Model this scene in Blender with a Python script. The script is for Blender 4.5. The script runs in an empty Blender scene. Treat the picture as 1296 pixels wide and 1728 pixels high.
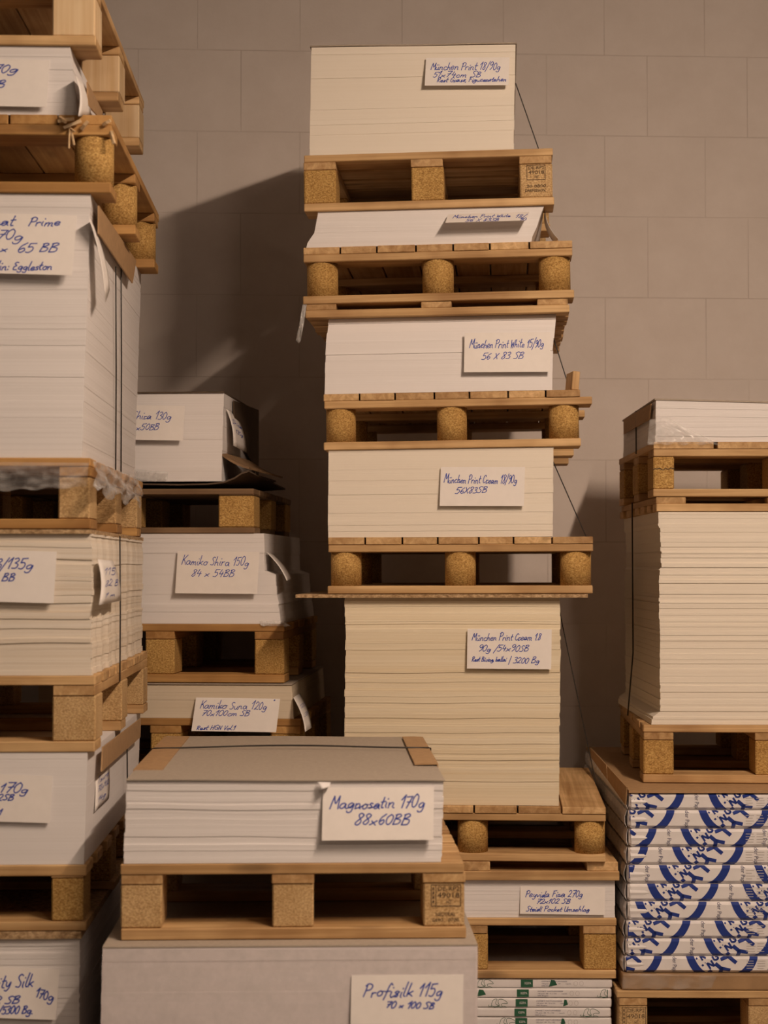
import bpy, bmesh, math, random
from mathutils import Vector, Matrix

# ------------------------------------------------------------------ camera, world, lamps, exposure
SC = bpy.context.scene
COL = SC.collection
FPX, CX, CY, HORIZON, EYE = 3000.0, 648.0, 864.0, 955.0, 1.30
ALPHA = math.atan((HORIZON - CY) / FPX)

cam = bpy.data.cameras.new('camera')
cam.sensor_fit = 'AUTO'; cam.sensor_width = 36.0
cam.lens = FPX / 1728.0 * 36.0
cam.clip_start = 0.05; cam.clip_end = 60
cam.dof.use_dof = True; cam.dof.focus_distance = 4.45; cam.dof.aperture_fstop = 4.5
camo = bpy.data.objects.new('camera', cam); COL.objects.link(camo)
camo.location = (0, 0, EYE); camo.rotation_euler = (math.pi / 2 + ALPHA, 0, 0)
SC.camera = camo

world = bpy.data.worlds.new('world'); SC.world = world; world.use_nodes = True
bg = world.node_tree.nodes['Background']
bg.inputs[0].default_value = (1.0, 0.74, 0.52, 1); bg.inputs[1].default_value = 0.02

LAMP_COL = (1.0, 0.765, 0.585)
def batten(name, x, y, z, length, down, around, n=6):
    """a fluorescent batten running towards the back wall: most light goes down, the bare tube also throws light sideways"""
    l = bpy.data.lights.new(name, 'AREA'); l.shape = 'RECTANGLE'; l.size = 0.05; l.size_y = length
    l.energy = down; l.color = LAMP_COL
    o = bpy.data.objects.new(name, l); COL.objects.link(o); o.location = (x, y, z)
    for i in range(n):
        p = bpy.data.lights.new(name + '_tube', 'POINT'); p.energy = around / n; p.color = LAMP_COL; p.shadow_soft_size = 0.03
        q = bpy.data.objects.new(name + '_tube', p); COL.objects.link(q); q.location = (x, y + length * ((i + .5) / n - .5), z - 0.02)
batten('batten_light_aisle', 1.15, 1.80, 3.17, 1.30, 58, 108, 12)
batten('batten_light_behind', 1.15, -0.7, 3.17, 1.5, 20, 26)
batten('batten_light_far_left', -1.6, -0.4, 3.17, 1.5, 4, 5)

vs = SC.view_settings
SC.display_settings.display_device = 'sRGB'
vs.view_transform = 'Standard'; vs.look = 'None'; vs.exposure = 0.16; vs.gamma = 1.0; vs.use_curve_mapping = False

# ------------------------------------------------------------------ materials
def mat(name):
    m = bpy.data.materials.new(name); m.use_nodes = True
    nt = m.node_tree; b = nt.nodes['Principled BSDF']
    return m, nt, b
def node(nt, t, **kw):
    n = nt.nodes.new(t)
    for k, v in kw.items(): setattr(n, k, v)
    return n
def ramp(nt, stops):
    r = node(nt, 'ShaderNodeValToRGB'); e = r.color_ramp.elements
    while len(e) < len(stops): e.new(0.5)
    for el, (p, c) in zip(e, stops):
        el.position = p; el.color = (*c, 1) if len(c) == 3 else c
    return r
def mapping(nt, scale, coord='Object', rand=True):
    tc = node(nt, 'ShaderNodeTexCoord'); mp = node(nt, 'ShaderNodeMapping')
    mp.inputs['Scale'].default_value = scale
    nt.links.new(tc.outputs[coord], mp.inputs['Vector'])
    if rand:
        oi = node(nt, 'ShaderNodeObjectInfo'); mu = node(nt, 'ShaderNodeMath', operation='MULTIPLY')
        mu.inputs[1].default_value = 37.0
        nt.links.new(oi.outputs['Random'], mu.inputs[0])
        nt.links.new(mu.outputs[0], mp.inputs['Location'])
    return mp
def mixc(nt, a, b, fac, blend='MIX'):
    m = node(nt, 'ShaderNodeMix', data_type='RGBA', blend_type=blend)
    for sock, v in ((m.inputs[6], a), (m.inputs[7], b), (m.inputs[0], fac)):
        if hasattr(v, 'is_output'): nt.links.new(v, sock)
        elif isinstance(v, (int, float)): sock.default_value = v
        else: sock.default_value = (*v, 1)
    return m.outputs[2]
def bump(nt, b, h, strength, dist=0.002):
    bp = node(nt, 'ShaderNodeBump'); bp.inputs['Strength'].default_value = strength; bp.inputs['Distance'].default_value = dist
    nt.links.new(h, bp.inputs['Height']); nt.links.new(bp.outputs[0], b.inputs['Normal'])
def noise(nt, mp, scale, detail=3, rough=0.55, dist=0.0):
    n = node(nt, 'ShaderNodeTexNoise'); n.inputs['Scale'].default_value = scale
    n.inputs['Detail'].default_value = detail; n.inputs['Roughness'].default_value = rough
    n.inputs['Distortion'].default_value = dist
    nt.links.new(mp.outputs[0], n.inputs['Vector']); return n

def paper_mat(name, col, line=0.16, warm=(0.55, 0.42, 0.27), zs=320):
    m, nt, b = mat(name)
    mp = mapping(nt, (0.5, 0.5, zs)); n = noise(nt, mp, 1.0, 4, 0.6)
    r = ramp(nt, [(0.36, (1, 1, 1)), (0.62, (0, 0, 0))])
    nt.links.new(n.outputs[0], r.inputs[0])
    mp2 = mapping(nt, (0.35, 0.35, 28)); n2 = noise(nt, mp2, 1.0, 3, 0.6)
    r2 = ramp(nt, [(0.42, (0, 0, 0)), (0.75, (1, 1, 1))]); nt.links.new(n2.outputs[0], r2.inputs[0])
    f1 = node(nt, 'ShaderNodeMath', operation='MULTIPLY'); f1.inputs[1].default_value = line
    nt.links.new(r.outputs[0], f1.inputs[0])
    c1 = mixc(nt, col, warm, f1.outputs[0])
    f2 = node(nt, 'ShaderNodeMath', operation='MULTIPLY'); f2.inputs[1].default_value = line * 0.9
    nt.links.new(r2.outputs[0], f2.inputs[0])
    c2 = mixc(nt, c1, warm, f2.outputs[0])
    nt.links.new(c2, b.inputs['Base Color'])
    b.inputs['Roughness'].default_value = 0.75
    bump(nt, b, n.outputs[0], 0.25, 0.001)
    return m

def wood_mat(name, axis, light, dark, rough=0.7, knot=0.6):
    m, nt, b = mat(name)
    sc = [58.0, 58.0, 58.0]; sc['XYZ'.index(axis)] = 1.6
    mp = mapping(nt, sc); n = noise(nt, mp, 1.0, 5, 0.6, 0.6)
    r = ramp(nt, [(0.30, dark), (0.52, tuple(0.5 * (a + c) for a, c in zip(light, dark))), (0.70, light)])
    nt.links.new(n.outputs[0], r.inputs[0])
    sk = [16.0, 16.0, 16.0]; sk['XYZ'.index(axis)] = 4.5
    mp2 = mapping(nt, sk); v = node(nt, 'ShaderNodeTexVoronoi'); nt.links.new(mp2.outputs[0], v.inputs['Vector'])
    v.inputs['Scale'].default_value = 0.75
    rk = ramp(nt, [(0.07, (1, 1, 1)), (0.18, (0, 0, 0))]); nt.links.new(v.outputs['Distance'], rk.inputs[0])
    fk = node(nt, 'ShaderNodeMath', operation='MULTIPLY'); fk.inputs[1].default_value = knot; nt.links.new(rk.outputs[0], fk.inputs[0])
    ck = mixc(nt, r.outputs[0], tuple(0.35 * d for d in dark), fk.outputs[0])
    # board-to-board tone
    oi = node(nt, 'ShaderNodeObjectInfo'); rt = ramp(nt, [(0.0, (0.80, 0.76, 0.70)), (0.5, (0.98, 0.97, 0.95)), (1.0, (1.08, 1.07, 1.06))])
    nt.links.new(oi.outputs['Random'], rt.inputs[0])
    cc = mixc(nt, ck, rt.outputs[0], 1.0, 'MULTIPLY')
    mp3 = mapping(nt, (5, 5, 5)); n3 = noise(nt, mp3, 1.0, 3)
    rd = ramp(nt, [(0.42, (1, 1, 1)), (0.70, (0.55, 0.46, 0.37))]); nt.links.new(n3.outputs[0], rd.inputs[0])
    c3 = mixc(nt, cc, rd.outputs[0], 0.8, 'MULTIPLY')
    nt.links.new(c3, b.inputs['Base Color']); b.inputs['Roughness'].default_value = rough
    bump(nt, b, n.outputs[0], 0.35, 0.0015)
    return m

def chip_mat(name, a, c, d, scale=230):
    m, nt, b = mat(name)
    mp = mapping(nt, (1, 1, 1.5)); n = noise(nt, mp, scale, 3, 0.7)
    v = noise(nt, mp, scale * 2.3, 2, 0.6)
    r = ramp(nt, [(0.34, d), (0.50, c), (0.64, a)]); nt.links.new(n.outputs[0], r.inputs[0])
    cc = mixc(nt, r.outputs[0], v.outputs[0], 0.55, 'OVERLAY')
    n3 = noise(nt, mapping(nt, (1, 1, 1)), 14, 3); rd = ramp(nt, [(0.4, (1, 1, 1)), (0.75, (0.72, 0.64, 0.5))]); nt.links.new(n3.outputs[0], rd.inputs[0])
    c3 = mixc(nt, cc, rd.outputs[0], 0.7, 'MULTIPLY')
    nt.links.new(c3, b.inputs['Base Color']); b.inputs['Roughness'].default_value = 0.85
    bump(nt, b, n.outputs[0], 0.5, 0.002)
    return m

def flat_mat(name, col, rough=0.6, var=0.12, scale=40, spec=0.5):
    m, nt, b = mat(name)
    n = noise(nt, mapping(nt, (1, 1, 1)), scale, 4)
    r = ramp(nt, [(0.3, tuple(x * (1 - var) for x in col)), (0.7, tuple(min(1, x * (1 + var * 0.5)) for x in col))])
    nt.links.new(n.outputs[0], r.inputs[0]); nt.links.new(r.outputs[0], b.inputs['Base Color'])
    b.inputs['Roughness'].default_value = rough
    b.inputs['Specular IOR Level'].default_value = spec
    return m

def film_mat(name, alpha=0.3, col=(0.8, 0.78, 0.76)):
    m, nt, b = mat(name)
    out = nt.nodes['Material Output']
    b.inputs['Base Color'].default_value = (*col, 1); b.inputs['Roughness'].default_value = 0.18
    tr = node(nt, 'ShaderNodeBsdfTransparent'); mx = node(nt, 'ShaderNodeMixShader')
    n = noise(nt, mapping(nt, (1, 1, 1)), 30, 4)
    r = ramp(nt, [(0.35, (alpha * 0.4,) * 3), (0.7, (min(1, alpha * 1.7),) * 3)]); nt.links.new(n.outputs[0], r.inputs[0])
    nt.links.new(r.outputs[0], mx.inputs[0]); nt.links.new(tr.outputs[0], mx.inputs[1]); nt.links.new(b.outputs[0], mx.inputs[2])
    nt.links.new(mx.outputs[0], out.inputs[0])
    return m

M = {}
M['white'] = paper_mat('paper_white', (0.82, 0.785, 0.775), line=0.22, warm=(0.56, 0.52, 0.50))
M['white_flat'] = paper_mat('paper_white_even', (0.82, 0.785, 0.775), line=0.12, warm=(0.56, 0.51, 0.48))
M['ivory'] = paper_mat('paper_ivory', (0.83, 0.76, 0.655), line=0.07)
M['cream'] = paper_mat('paper_cream', (0.81, 0.72, 0.555), line=0.34, warm=(0.55, 0.40, 0.20), zs=380)
M['cream_wavy'] = paper_mat('paper_cream_wavy', (0.82, 0.75, 0.655), line=0.30, warm=(0.50, 0.36, 0.20), zs=180)
M['beige'] = paper_mat('paper_beige', (0.72, 0.62, 0.48), line=0.18)  # beige paper, base colour darkened a little for the shade on the low pile
M['wrapped'] = paper_mat('paper_film_wrapped', (0.68, 0.615, 0.615), line=0.06)
wb = M['wrapped'].node_tree.nodes['Principled BSDF']; wb.inputs['Coat Weight'].default_value = 0.35; wb.inputs['Coat Roughness'].default_value = 0.25
M['card'] = flat_mat('card_white', (0.84, 0.79, 0.75), 0.7, 0.03)
M['ink'] = flat_mat('ink_blue', (0.03, 0.065, 0.40), 0.6, 0.1)
M['stamp'] = flat_mat('stamp_ink', (0.10, 0.06, 0.03), 0.8, 0.3)
PL, PD = (0.76, 0.52, 0.265), (0.44, 0.25, 0.095)
for ax in 'XYZ':
    M['pine' + ax] = wood_mat('pine_grain_' + ax.lower(), ax, PL, PD)
    M['honey' + ax] = wood_mat('honey_pine_grain_' + ax.lower(), ax, (0.62, 0.365, 0.13), (0.42, 0.21, 0.06))
    M['pale' + ax] = wood_mat('pale_pine_grain_' + ax.lower(), ax, (0.84, 0.66, 0.43), (0.68, 0.46, 0.24), knot=0.8)
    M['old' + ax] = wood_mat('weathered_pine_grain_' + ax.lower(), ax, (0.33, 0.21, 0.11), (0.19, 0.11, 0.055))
M['chip'] = chip_mat('chipboard_block', (0.66, 0.43, 0.155), (0.49, 0.285, 0.08), (0.27, 0.135, 0.035))
M['chip_pale'] = chip_mat('chipboard_block_pale', (0.68, 0.47, 0.24), (0.55, 0.36, 0.165), (0.37, 0.22, 0.09))
M['chip_sheet'] = chip_mat('chipboard_sheet', (0.62, 0.44, 0.26), (0.45, 0.30, 0.16), (0.25, 0.15, 0.07), 90)
M['greyboard'] = flat_mat('grey_board', (0.40, 0.335, 0.27), 0.85, 0.10, 120)
M['brownboard'] = flat_mat('brown_card', (0.42, 0.255, 0.125), 0.75, 0.12, 60)
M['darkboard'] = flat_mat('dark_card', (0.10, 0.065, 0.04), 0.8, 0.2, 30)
M['strap'] = flat_mat('strap_black', (0.03, 0.024, 0.02), 0.45, 0.1)
M['film'] = film_mat('clear_film', 0.13)
M['film_thin'] = film_mat('thin_film', 0.07)
M['film_milky'] = film_mat('milky_film', 0.30)
M['wrap_white'] = flat_mat('ream_wrapper', (0.80, 0.765, 0.76), 0.42, 0.05, 25)
M['print_blue'] = flat_mat('print_blue', (0.012, 0.036, 0.235), 0.45, 0.08)
M['print_dark'] = flat_mat('print_navy', (0.045, 0.045, 0.13), 0.5, 0.08)
M['print_grey'] = flat_mat('print_grey', (0.52, 0.48, 0.46), 0.5, 0.05)
M['print_green'] = flat_mat('print_green', (0.02, 0.11, 0.055), 0.5, 0.08)
M['kraft'] = flat_mat('kraft_paper', (0.36, 0.22, 0.11), 0.35, 0.25, 18)

def wall_mat():
    m, nt, b = mat('painted_block_wall')
    tc = node(nt, 'ShaderNodeTexCoord'); mp = node(nt, 'ShaderNodeMapping')
    mp.inputs['Location'].default_value = WALL_OFF
    nt.links.new(tc.outputs['Object'], mp.inputs['Vector'])
    br = node(nt, 'ShaderNodeTexBrick'); nt.links.new(mp.outputs[0], br.inputs['Vector'])
    br.inputs['Scale'].default_value = 1.0; br.inputs['Brick Width'].default_value = 0.318; br.inputs['Row Height'].default_value = 0.2545
    br.inputs['Mortar Size'].default_value = 0.0016; br.inputs['Mortar Smooth'].default_value = 0.6; br.inputs['Bias'].default_value = 0
    br.inputs['Color1'].default_value = (0.52, 0.47, 0.43, 1); br.inputs['Color2'].default_value = (0.54, 0.485, 0.44, 1); br.inputs['Mortar'].default_value = (0.43, 0.375, 0.335, 1)
    br.offset = 0.575
    n = noise(nt, mapping(nt, (1, 1, 1), rand=False), 7, 5, 0.65)
    r = ramp(nt, [(0.35, (0.94, 0.93, 0.92)), (0.65, (1, 1, 1))]); nt.links.new(n.outputs[0], r.inputs[0])
    # joints fade in and out under the paint
    nj = noise(nt, mapping(nt, (1, 1, 1), rand=False), 3.5, 3); rj = ramp(nt, [(0.36, (0.05,) * 3), (0.62, (1.0,) * 3)]); nt.links.new(nj.outputs[0], rj.inputs[0])
    fj = node(nt, 'ShaderNodeMath', operation='MULTIPLY'); nt.links.new(br.outputs['Fac'], fj.inputs[0]); nt.links.new(rj.outputs[0], fj.inputs[1])
    base = mixc(nt, (0.79, 0.70, 0.64), (0.62, 0.525, 0.465), fj.outputs[0])
    c = mixc(nt, base, r.outputs[0], 1.0, 'MULTIPLY')
    nt.links.new(c, b.inputs['Base Color']); b.inputs['Roughness'].default_value = 0.7
    n2 = noise(nt, mapping(nt, (1, 1, 1), rand=False), 160, 2)
    ad = node(nt, 'ShaderNodeMath', operation='MULTIPLY_ADD'); ad.inputs[1].default_value = -1.0
    ml = node(nt, 'ShaderNodeMath', operation='MULTIPLY'); ml.inputs[1].default_value = 0.22; nt.links.new(n2.outputs[0], ml.inputs[0])
    nt.links.new(br.outputs['Fac'], ad.inputs[0]); nt.links.new(ml.outputs[0], ad.inputs[2])
    bump(nt, b, ad.outputs[0], 0.5, 0.0022)
    return m

# ------------------------------------------------------------------ geometry helpers
def obj(name, bm, material, parent=None, smooth=False):
    me = bpy.data.meshes.new(name); bmesh.ops.recalc_face_normals(bm, faces=bm.faces)
    bm.to_mesh(me); bm.free(); me.materials.append(material)
    if smooth:
        for p in me.polygons: p.use_smooth = True
    o = bpy.data.objects.new(name, me); COL.objects.link(o)
    if parent is not None: o.parent = parent
    return o
def tag(o, label, cat, group=None):
    o['label'] = label; o['category'] = cat
    if group: o['group'] = group
    return o
def empty(name, loc, rot=(0, 0, 0)):
    o = bpy.data.objects.new(name, None); COL.objects.link(o); o.location = loc; o.rotation_euler = rot
    o.empty_display_size = 0.1
    return o
def structure(o): o['kind'] = 'structure'; return o

def box_bm(x0, x1, y0, y1, z0, z1, bev=0.0, seg=1, bm=None):
    bm = bm or bmesh.new()
    r = bmesh.ops.create_cube(bm, size=1.0); vs = r['verts']
    for v in vs:
        v.co = Vector((x0 + (v.co.x + .5) * (x1 - x0), y0 + (v.co.y + .5) * (y1 - y0), z0 + (v.co.z + .5) * (z1 - z0)))
    if bev > 0:
        es = list({e for v in vs for e in v.link_edges})
        bmesh.ops.bevel(bm, geom=es, offset=bev, segments=seg, affect='EDGES', profile=0.6)
    return bm
def cyl_bm(x, y, r, z0, z1, n=36):
    bm = bmesh.new()
    bmesh.ops.create_cone(bm, cap_ends=True, segments=n, radius1=r, radius2=r, depth=z1 - z0, matrix=Matrix.Translation((x, y, (z0 + z1) / 2)))
    return bm
def tube_bm(paths, r, n=6, bm=None):
    """tubes along polylines"""
    bm = bm or bmesh.new()
    for pts in paths:
        pts = [Vector(p) for p in pts]; rings = []
        for i, p in enumerate(pts):
            d = (pts[min(i + 1, len(pts) - 1)] - pts[max(i - 1, 0)]).normalized()
            a = d.cross(Vector((0.13, 0.31, 0.94))); a = a.normalized() if a.length > 1e-4 else Vector((1, 0, 0)); b = d.cross(a)
            rings.append([bm.verts.new(p + r * (math.cos(2 * math.pi * k / n) * a + math.sin(2 * math.pi * k / n) * b)) for k in range(n)])
        for A, B in zip(rings, rings[1:]):
            for k in range(n): bm.faces.new((A[k], A[(k + 1) % n], B[(k + 1) % n], B[k]))
        bm.faces.new(rings[0]); bm.faces.new(rings[-1])
    return bm
def sheet_bm(grid, th, bm=None):
    """closed thin sheet from a grid of points, thickened by th"""
    bm = bm or bmesh.new()
    G = [[Vector(p) for p in row] for row in grid]; R, C = len(G), len(G[0])
    N = [[None] * C for _ in range(R)]
    for i in range(R):
        for j in range(C):
            du = G[i][min(j + 1, C - 1)] - G[i][max(j - 1, 0)]; dv = G[min(i + 1, R - 1)][j] - G[max(i - 1, 0)][j]
            nn = du.cross(dv); N[i][j] = nn.normalized() if nn.length > 1e-9 else Vector((0, 0, 1))
    A = [[bm.verts.new(G[i][j] + N[i][j] * th / 2) for j in range(C)] for i in range(R)]
    B = [[bm.verts.new(G[i][j] - N[i][j] * th / 2) for j in range(C)] for i in range(R)]
    for i in range(R - 1):
        for j in range(C - 1):
            bm.faces.new((A[i][j], A[i][j + 1], A[i + 1][j + 1], A[i + 1][j])); bm.faces.new((B[i][j], B[i + 1][j], B[i + 1][j + 1], B[i][j + 1]))
    for i in range(R - 1):
        bm.faces.new((A[i][0], A[i + 1][0], B[i + 1][0], B[i][0])); bm.faces.new((A[i][-1], B[i][-1], B[i + 1][-1], A[i + 1][-1]))
    for j in range(C - 1):
        bm.faces.new((A[0][j], B[0][j], B[0][j + 1], A[0][j + 1])); bm.faces.new((A[-1][j], A[-1][j + 1], B[-1][j + 1], B[-1][j]))
    return bm

def ray(px, py):
    x, y = (px - CX) / FPX, -(py - CY) / FPX
    return Vector((x, math.cos(ALPHA) - y * math.sin(ALPHA), math.sin(ALPHA) + y * math.cos(ALPHA)))
ORG = Vector((0, 0, EYE))

class Stack:
    """A stack's own frame: u along its front, v into its depth, z up. Photograph positions are read on its front plane."""
    def __init__(self, px, D, theta):
        self.e = Vector((math.cos(theta), math.sin(theta), 0)); self.d = Vector((-math.sin(theta), math.cos(theta), 0))
        self.theta = theta
        r = ray(px, 955); self.o = ORG + r * (D / r.y); self.o.z = 0
    def uz(self, px, py, v=0.0):
        r = ray(px, py); t = (self.o + self.d * v - ORG).dot(self.d) / r.dot(self.d)
        P = ORG + r * t; return (P - self.o).dot(self.e), P.z
    def side(self, px, py, u):
        r = ray(px, py); t = (self.o + self.e * u - ORG).dot(self.e) / r.dot(self.e)
        P = ORG + r * t; return (P - self.o).dot(self.d), P.z
    def top(self, px, py, z):
        r = ray(px, py); P = ORG + r * ((z - EYE) / r.z)
        return (P - self.o).dot(self.e), (P - self.o).dot(self.d)
    def w(self, u, v, z): return self.o + self.e * u + self.d * v + Vector((0, 0, z))
    def level(self, *pts):
        """a sloped level through one or two photograph points: returns (a, b), z = a + b*u"""
        uz = [self.uz(*p) for p in pts]
        if len(uz) == 1: return (uz[0][1], 0.0)
        b = (uz[1][1] - uz[0][1]) / (uz[1][0] - uz[0][0]); return (uz[0][1] - b * uz[0][0], b)

def at(level, u): return level[0] + level[1] * u

# ------------------------------------------------------------------ pallets
def pallet(S, uL, uR, zb, zt, L, label, kind='N', block='chip', shape='rect', wood='pine', v0=0.0, nd=None, seed=0, bw=None,
           dyaw=0.0, pivot=0.0, group=None, stamp=None, gap=0.004, fr=(0.125, 0.135, 0.14), overhang=0.0, block2=None, blk_in=0.0):
    rnd = random.Random(seed); W = uR - uL; uc = (uL + uR) / 2
    z0 = at(zb, uc) + 0.0006; H = at(zt, uc) - 0.0006 - z0; tilt = math.atan((zb[1] + zt[1]) / 2)
    piv = uL if pivot < 0 else uR if pivot > 0 else uc
    P = S.w(piv, v0, z0 + (piv - uc) * math.tan(tilt))
    root = empty('wooden_pallet', P); root.rotation_mode = 'XYZ'
    root.matrix_world = Matrix.Translation(P) @ Matrix.Rotation(S.theta + dyaw, 4, 'Z') @ Matrix.Rotation(-tilt, 4, 'Y')
    x0 = uL - piv; x1 = uR - piv
    tag(root, label, 'pallet', group)
    td, ts, tb = H * fr[0], H * fr[1], H * fr[2]
    zB, zS, zD = tb, H - td - ts, H - td
    j = lambda a: rnd.uniform(-a, a)
    bw = bw or 0.078; bl = 0.12
    ys = [(0.0, bl), (L / 2 - bl / 2, L / 2 + bl / 2), (L - bl, L)]
    xs = [(x0 + blk_in, x0 + blk_in + bw), ((x0 + x1) / 2 - bw / 2, (x0 + x1) / 2 + bw / 2), (x1 - blk_in - bw, x1 - blk_in)]
    if kind == 'N':
        n = nd or 7; pitch = (L - 0.09) / (n - 1)
        for k in range(n):
            y = k * pitch; w = min(pitch - gap, 0.10 if k in (0, n - 1) else 0.095 + j(0.004))
            obj('deck_board', box_bm(x0 + j(.002), x1 + j(.002), y, y + w, zD, H + j(.0002), 0.0018), M[wood + 'X'], root)
        for (a, b) in xs:
            obj('stringer_board', box_bm(a + j(.002), b + j(.002), 0.002, L - 0.002, zS, zD, 0.0015), M[wood + 'Y'], root)
    else:
        n = nd or 7; pitch = (x1 - x0 + gap) / n; x = x0
        ws = [pitch * (1 + j(0.10)) for _ in range(n)]; k_ = (x1 - x0 + gap) / sum(ws)
        for k in range(n):
            w = ws[k] * k_
            obj('deck_board', box_bm(x, x + w - gap, j(.002), L + j(.004), zD, H + j(.0002), 0.0012), M[wood + 'Y'], root); x += w
        for (a, b) in ys:
            obj('stringer_board', box_bm(x0 - j(.002), x1 + overhang, a + 0.001, b - 0.02, zS, zD, 0.0018), M[wood + 'X'], root)
    for iy, (ya, yb) in enumerate(ys):
        obj('bottom_board', box_bm(x0 + j(.003), x1 + j(.003), ya + j(.001), yb - 0.018, 0, tb, 0.0018), M[wood + 'X'], root)
        for ix, (xa, xb) in enumerate(xs):
            mb = M['paleZ'] if block == 'wood' else M[block2] if (block2 and ix == 2) else M[block]
            if shape == 'round':
                r = bw / 2
                o = obj('block', cyl_bm((xa + xb) / 2, ya + r + 0.004, r, tb, zS), mb, root)
                for p in o.data.polygons: p.use_smooth = len(p.vertices) == 4
            else:
                o = obj('block', box_bm(xa, xb, ya + 0.004 + j(.001), yb - 0.006, tb, zS, 0.003), mb, root)
            if stamp and iy == 0 and ix == stamp.get('ix', 2):
                stamp_on(o, (xa + xb) / 2, ya + 0.004, tb, zS, stamp)
    root['H'] = H
    del root['H']
    return root

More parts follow.
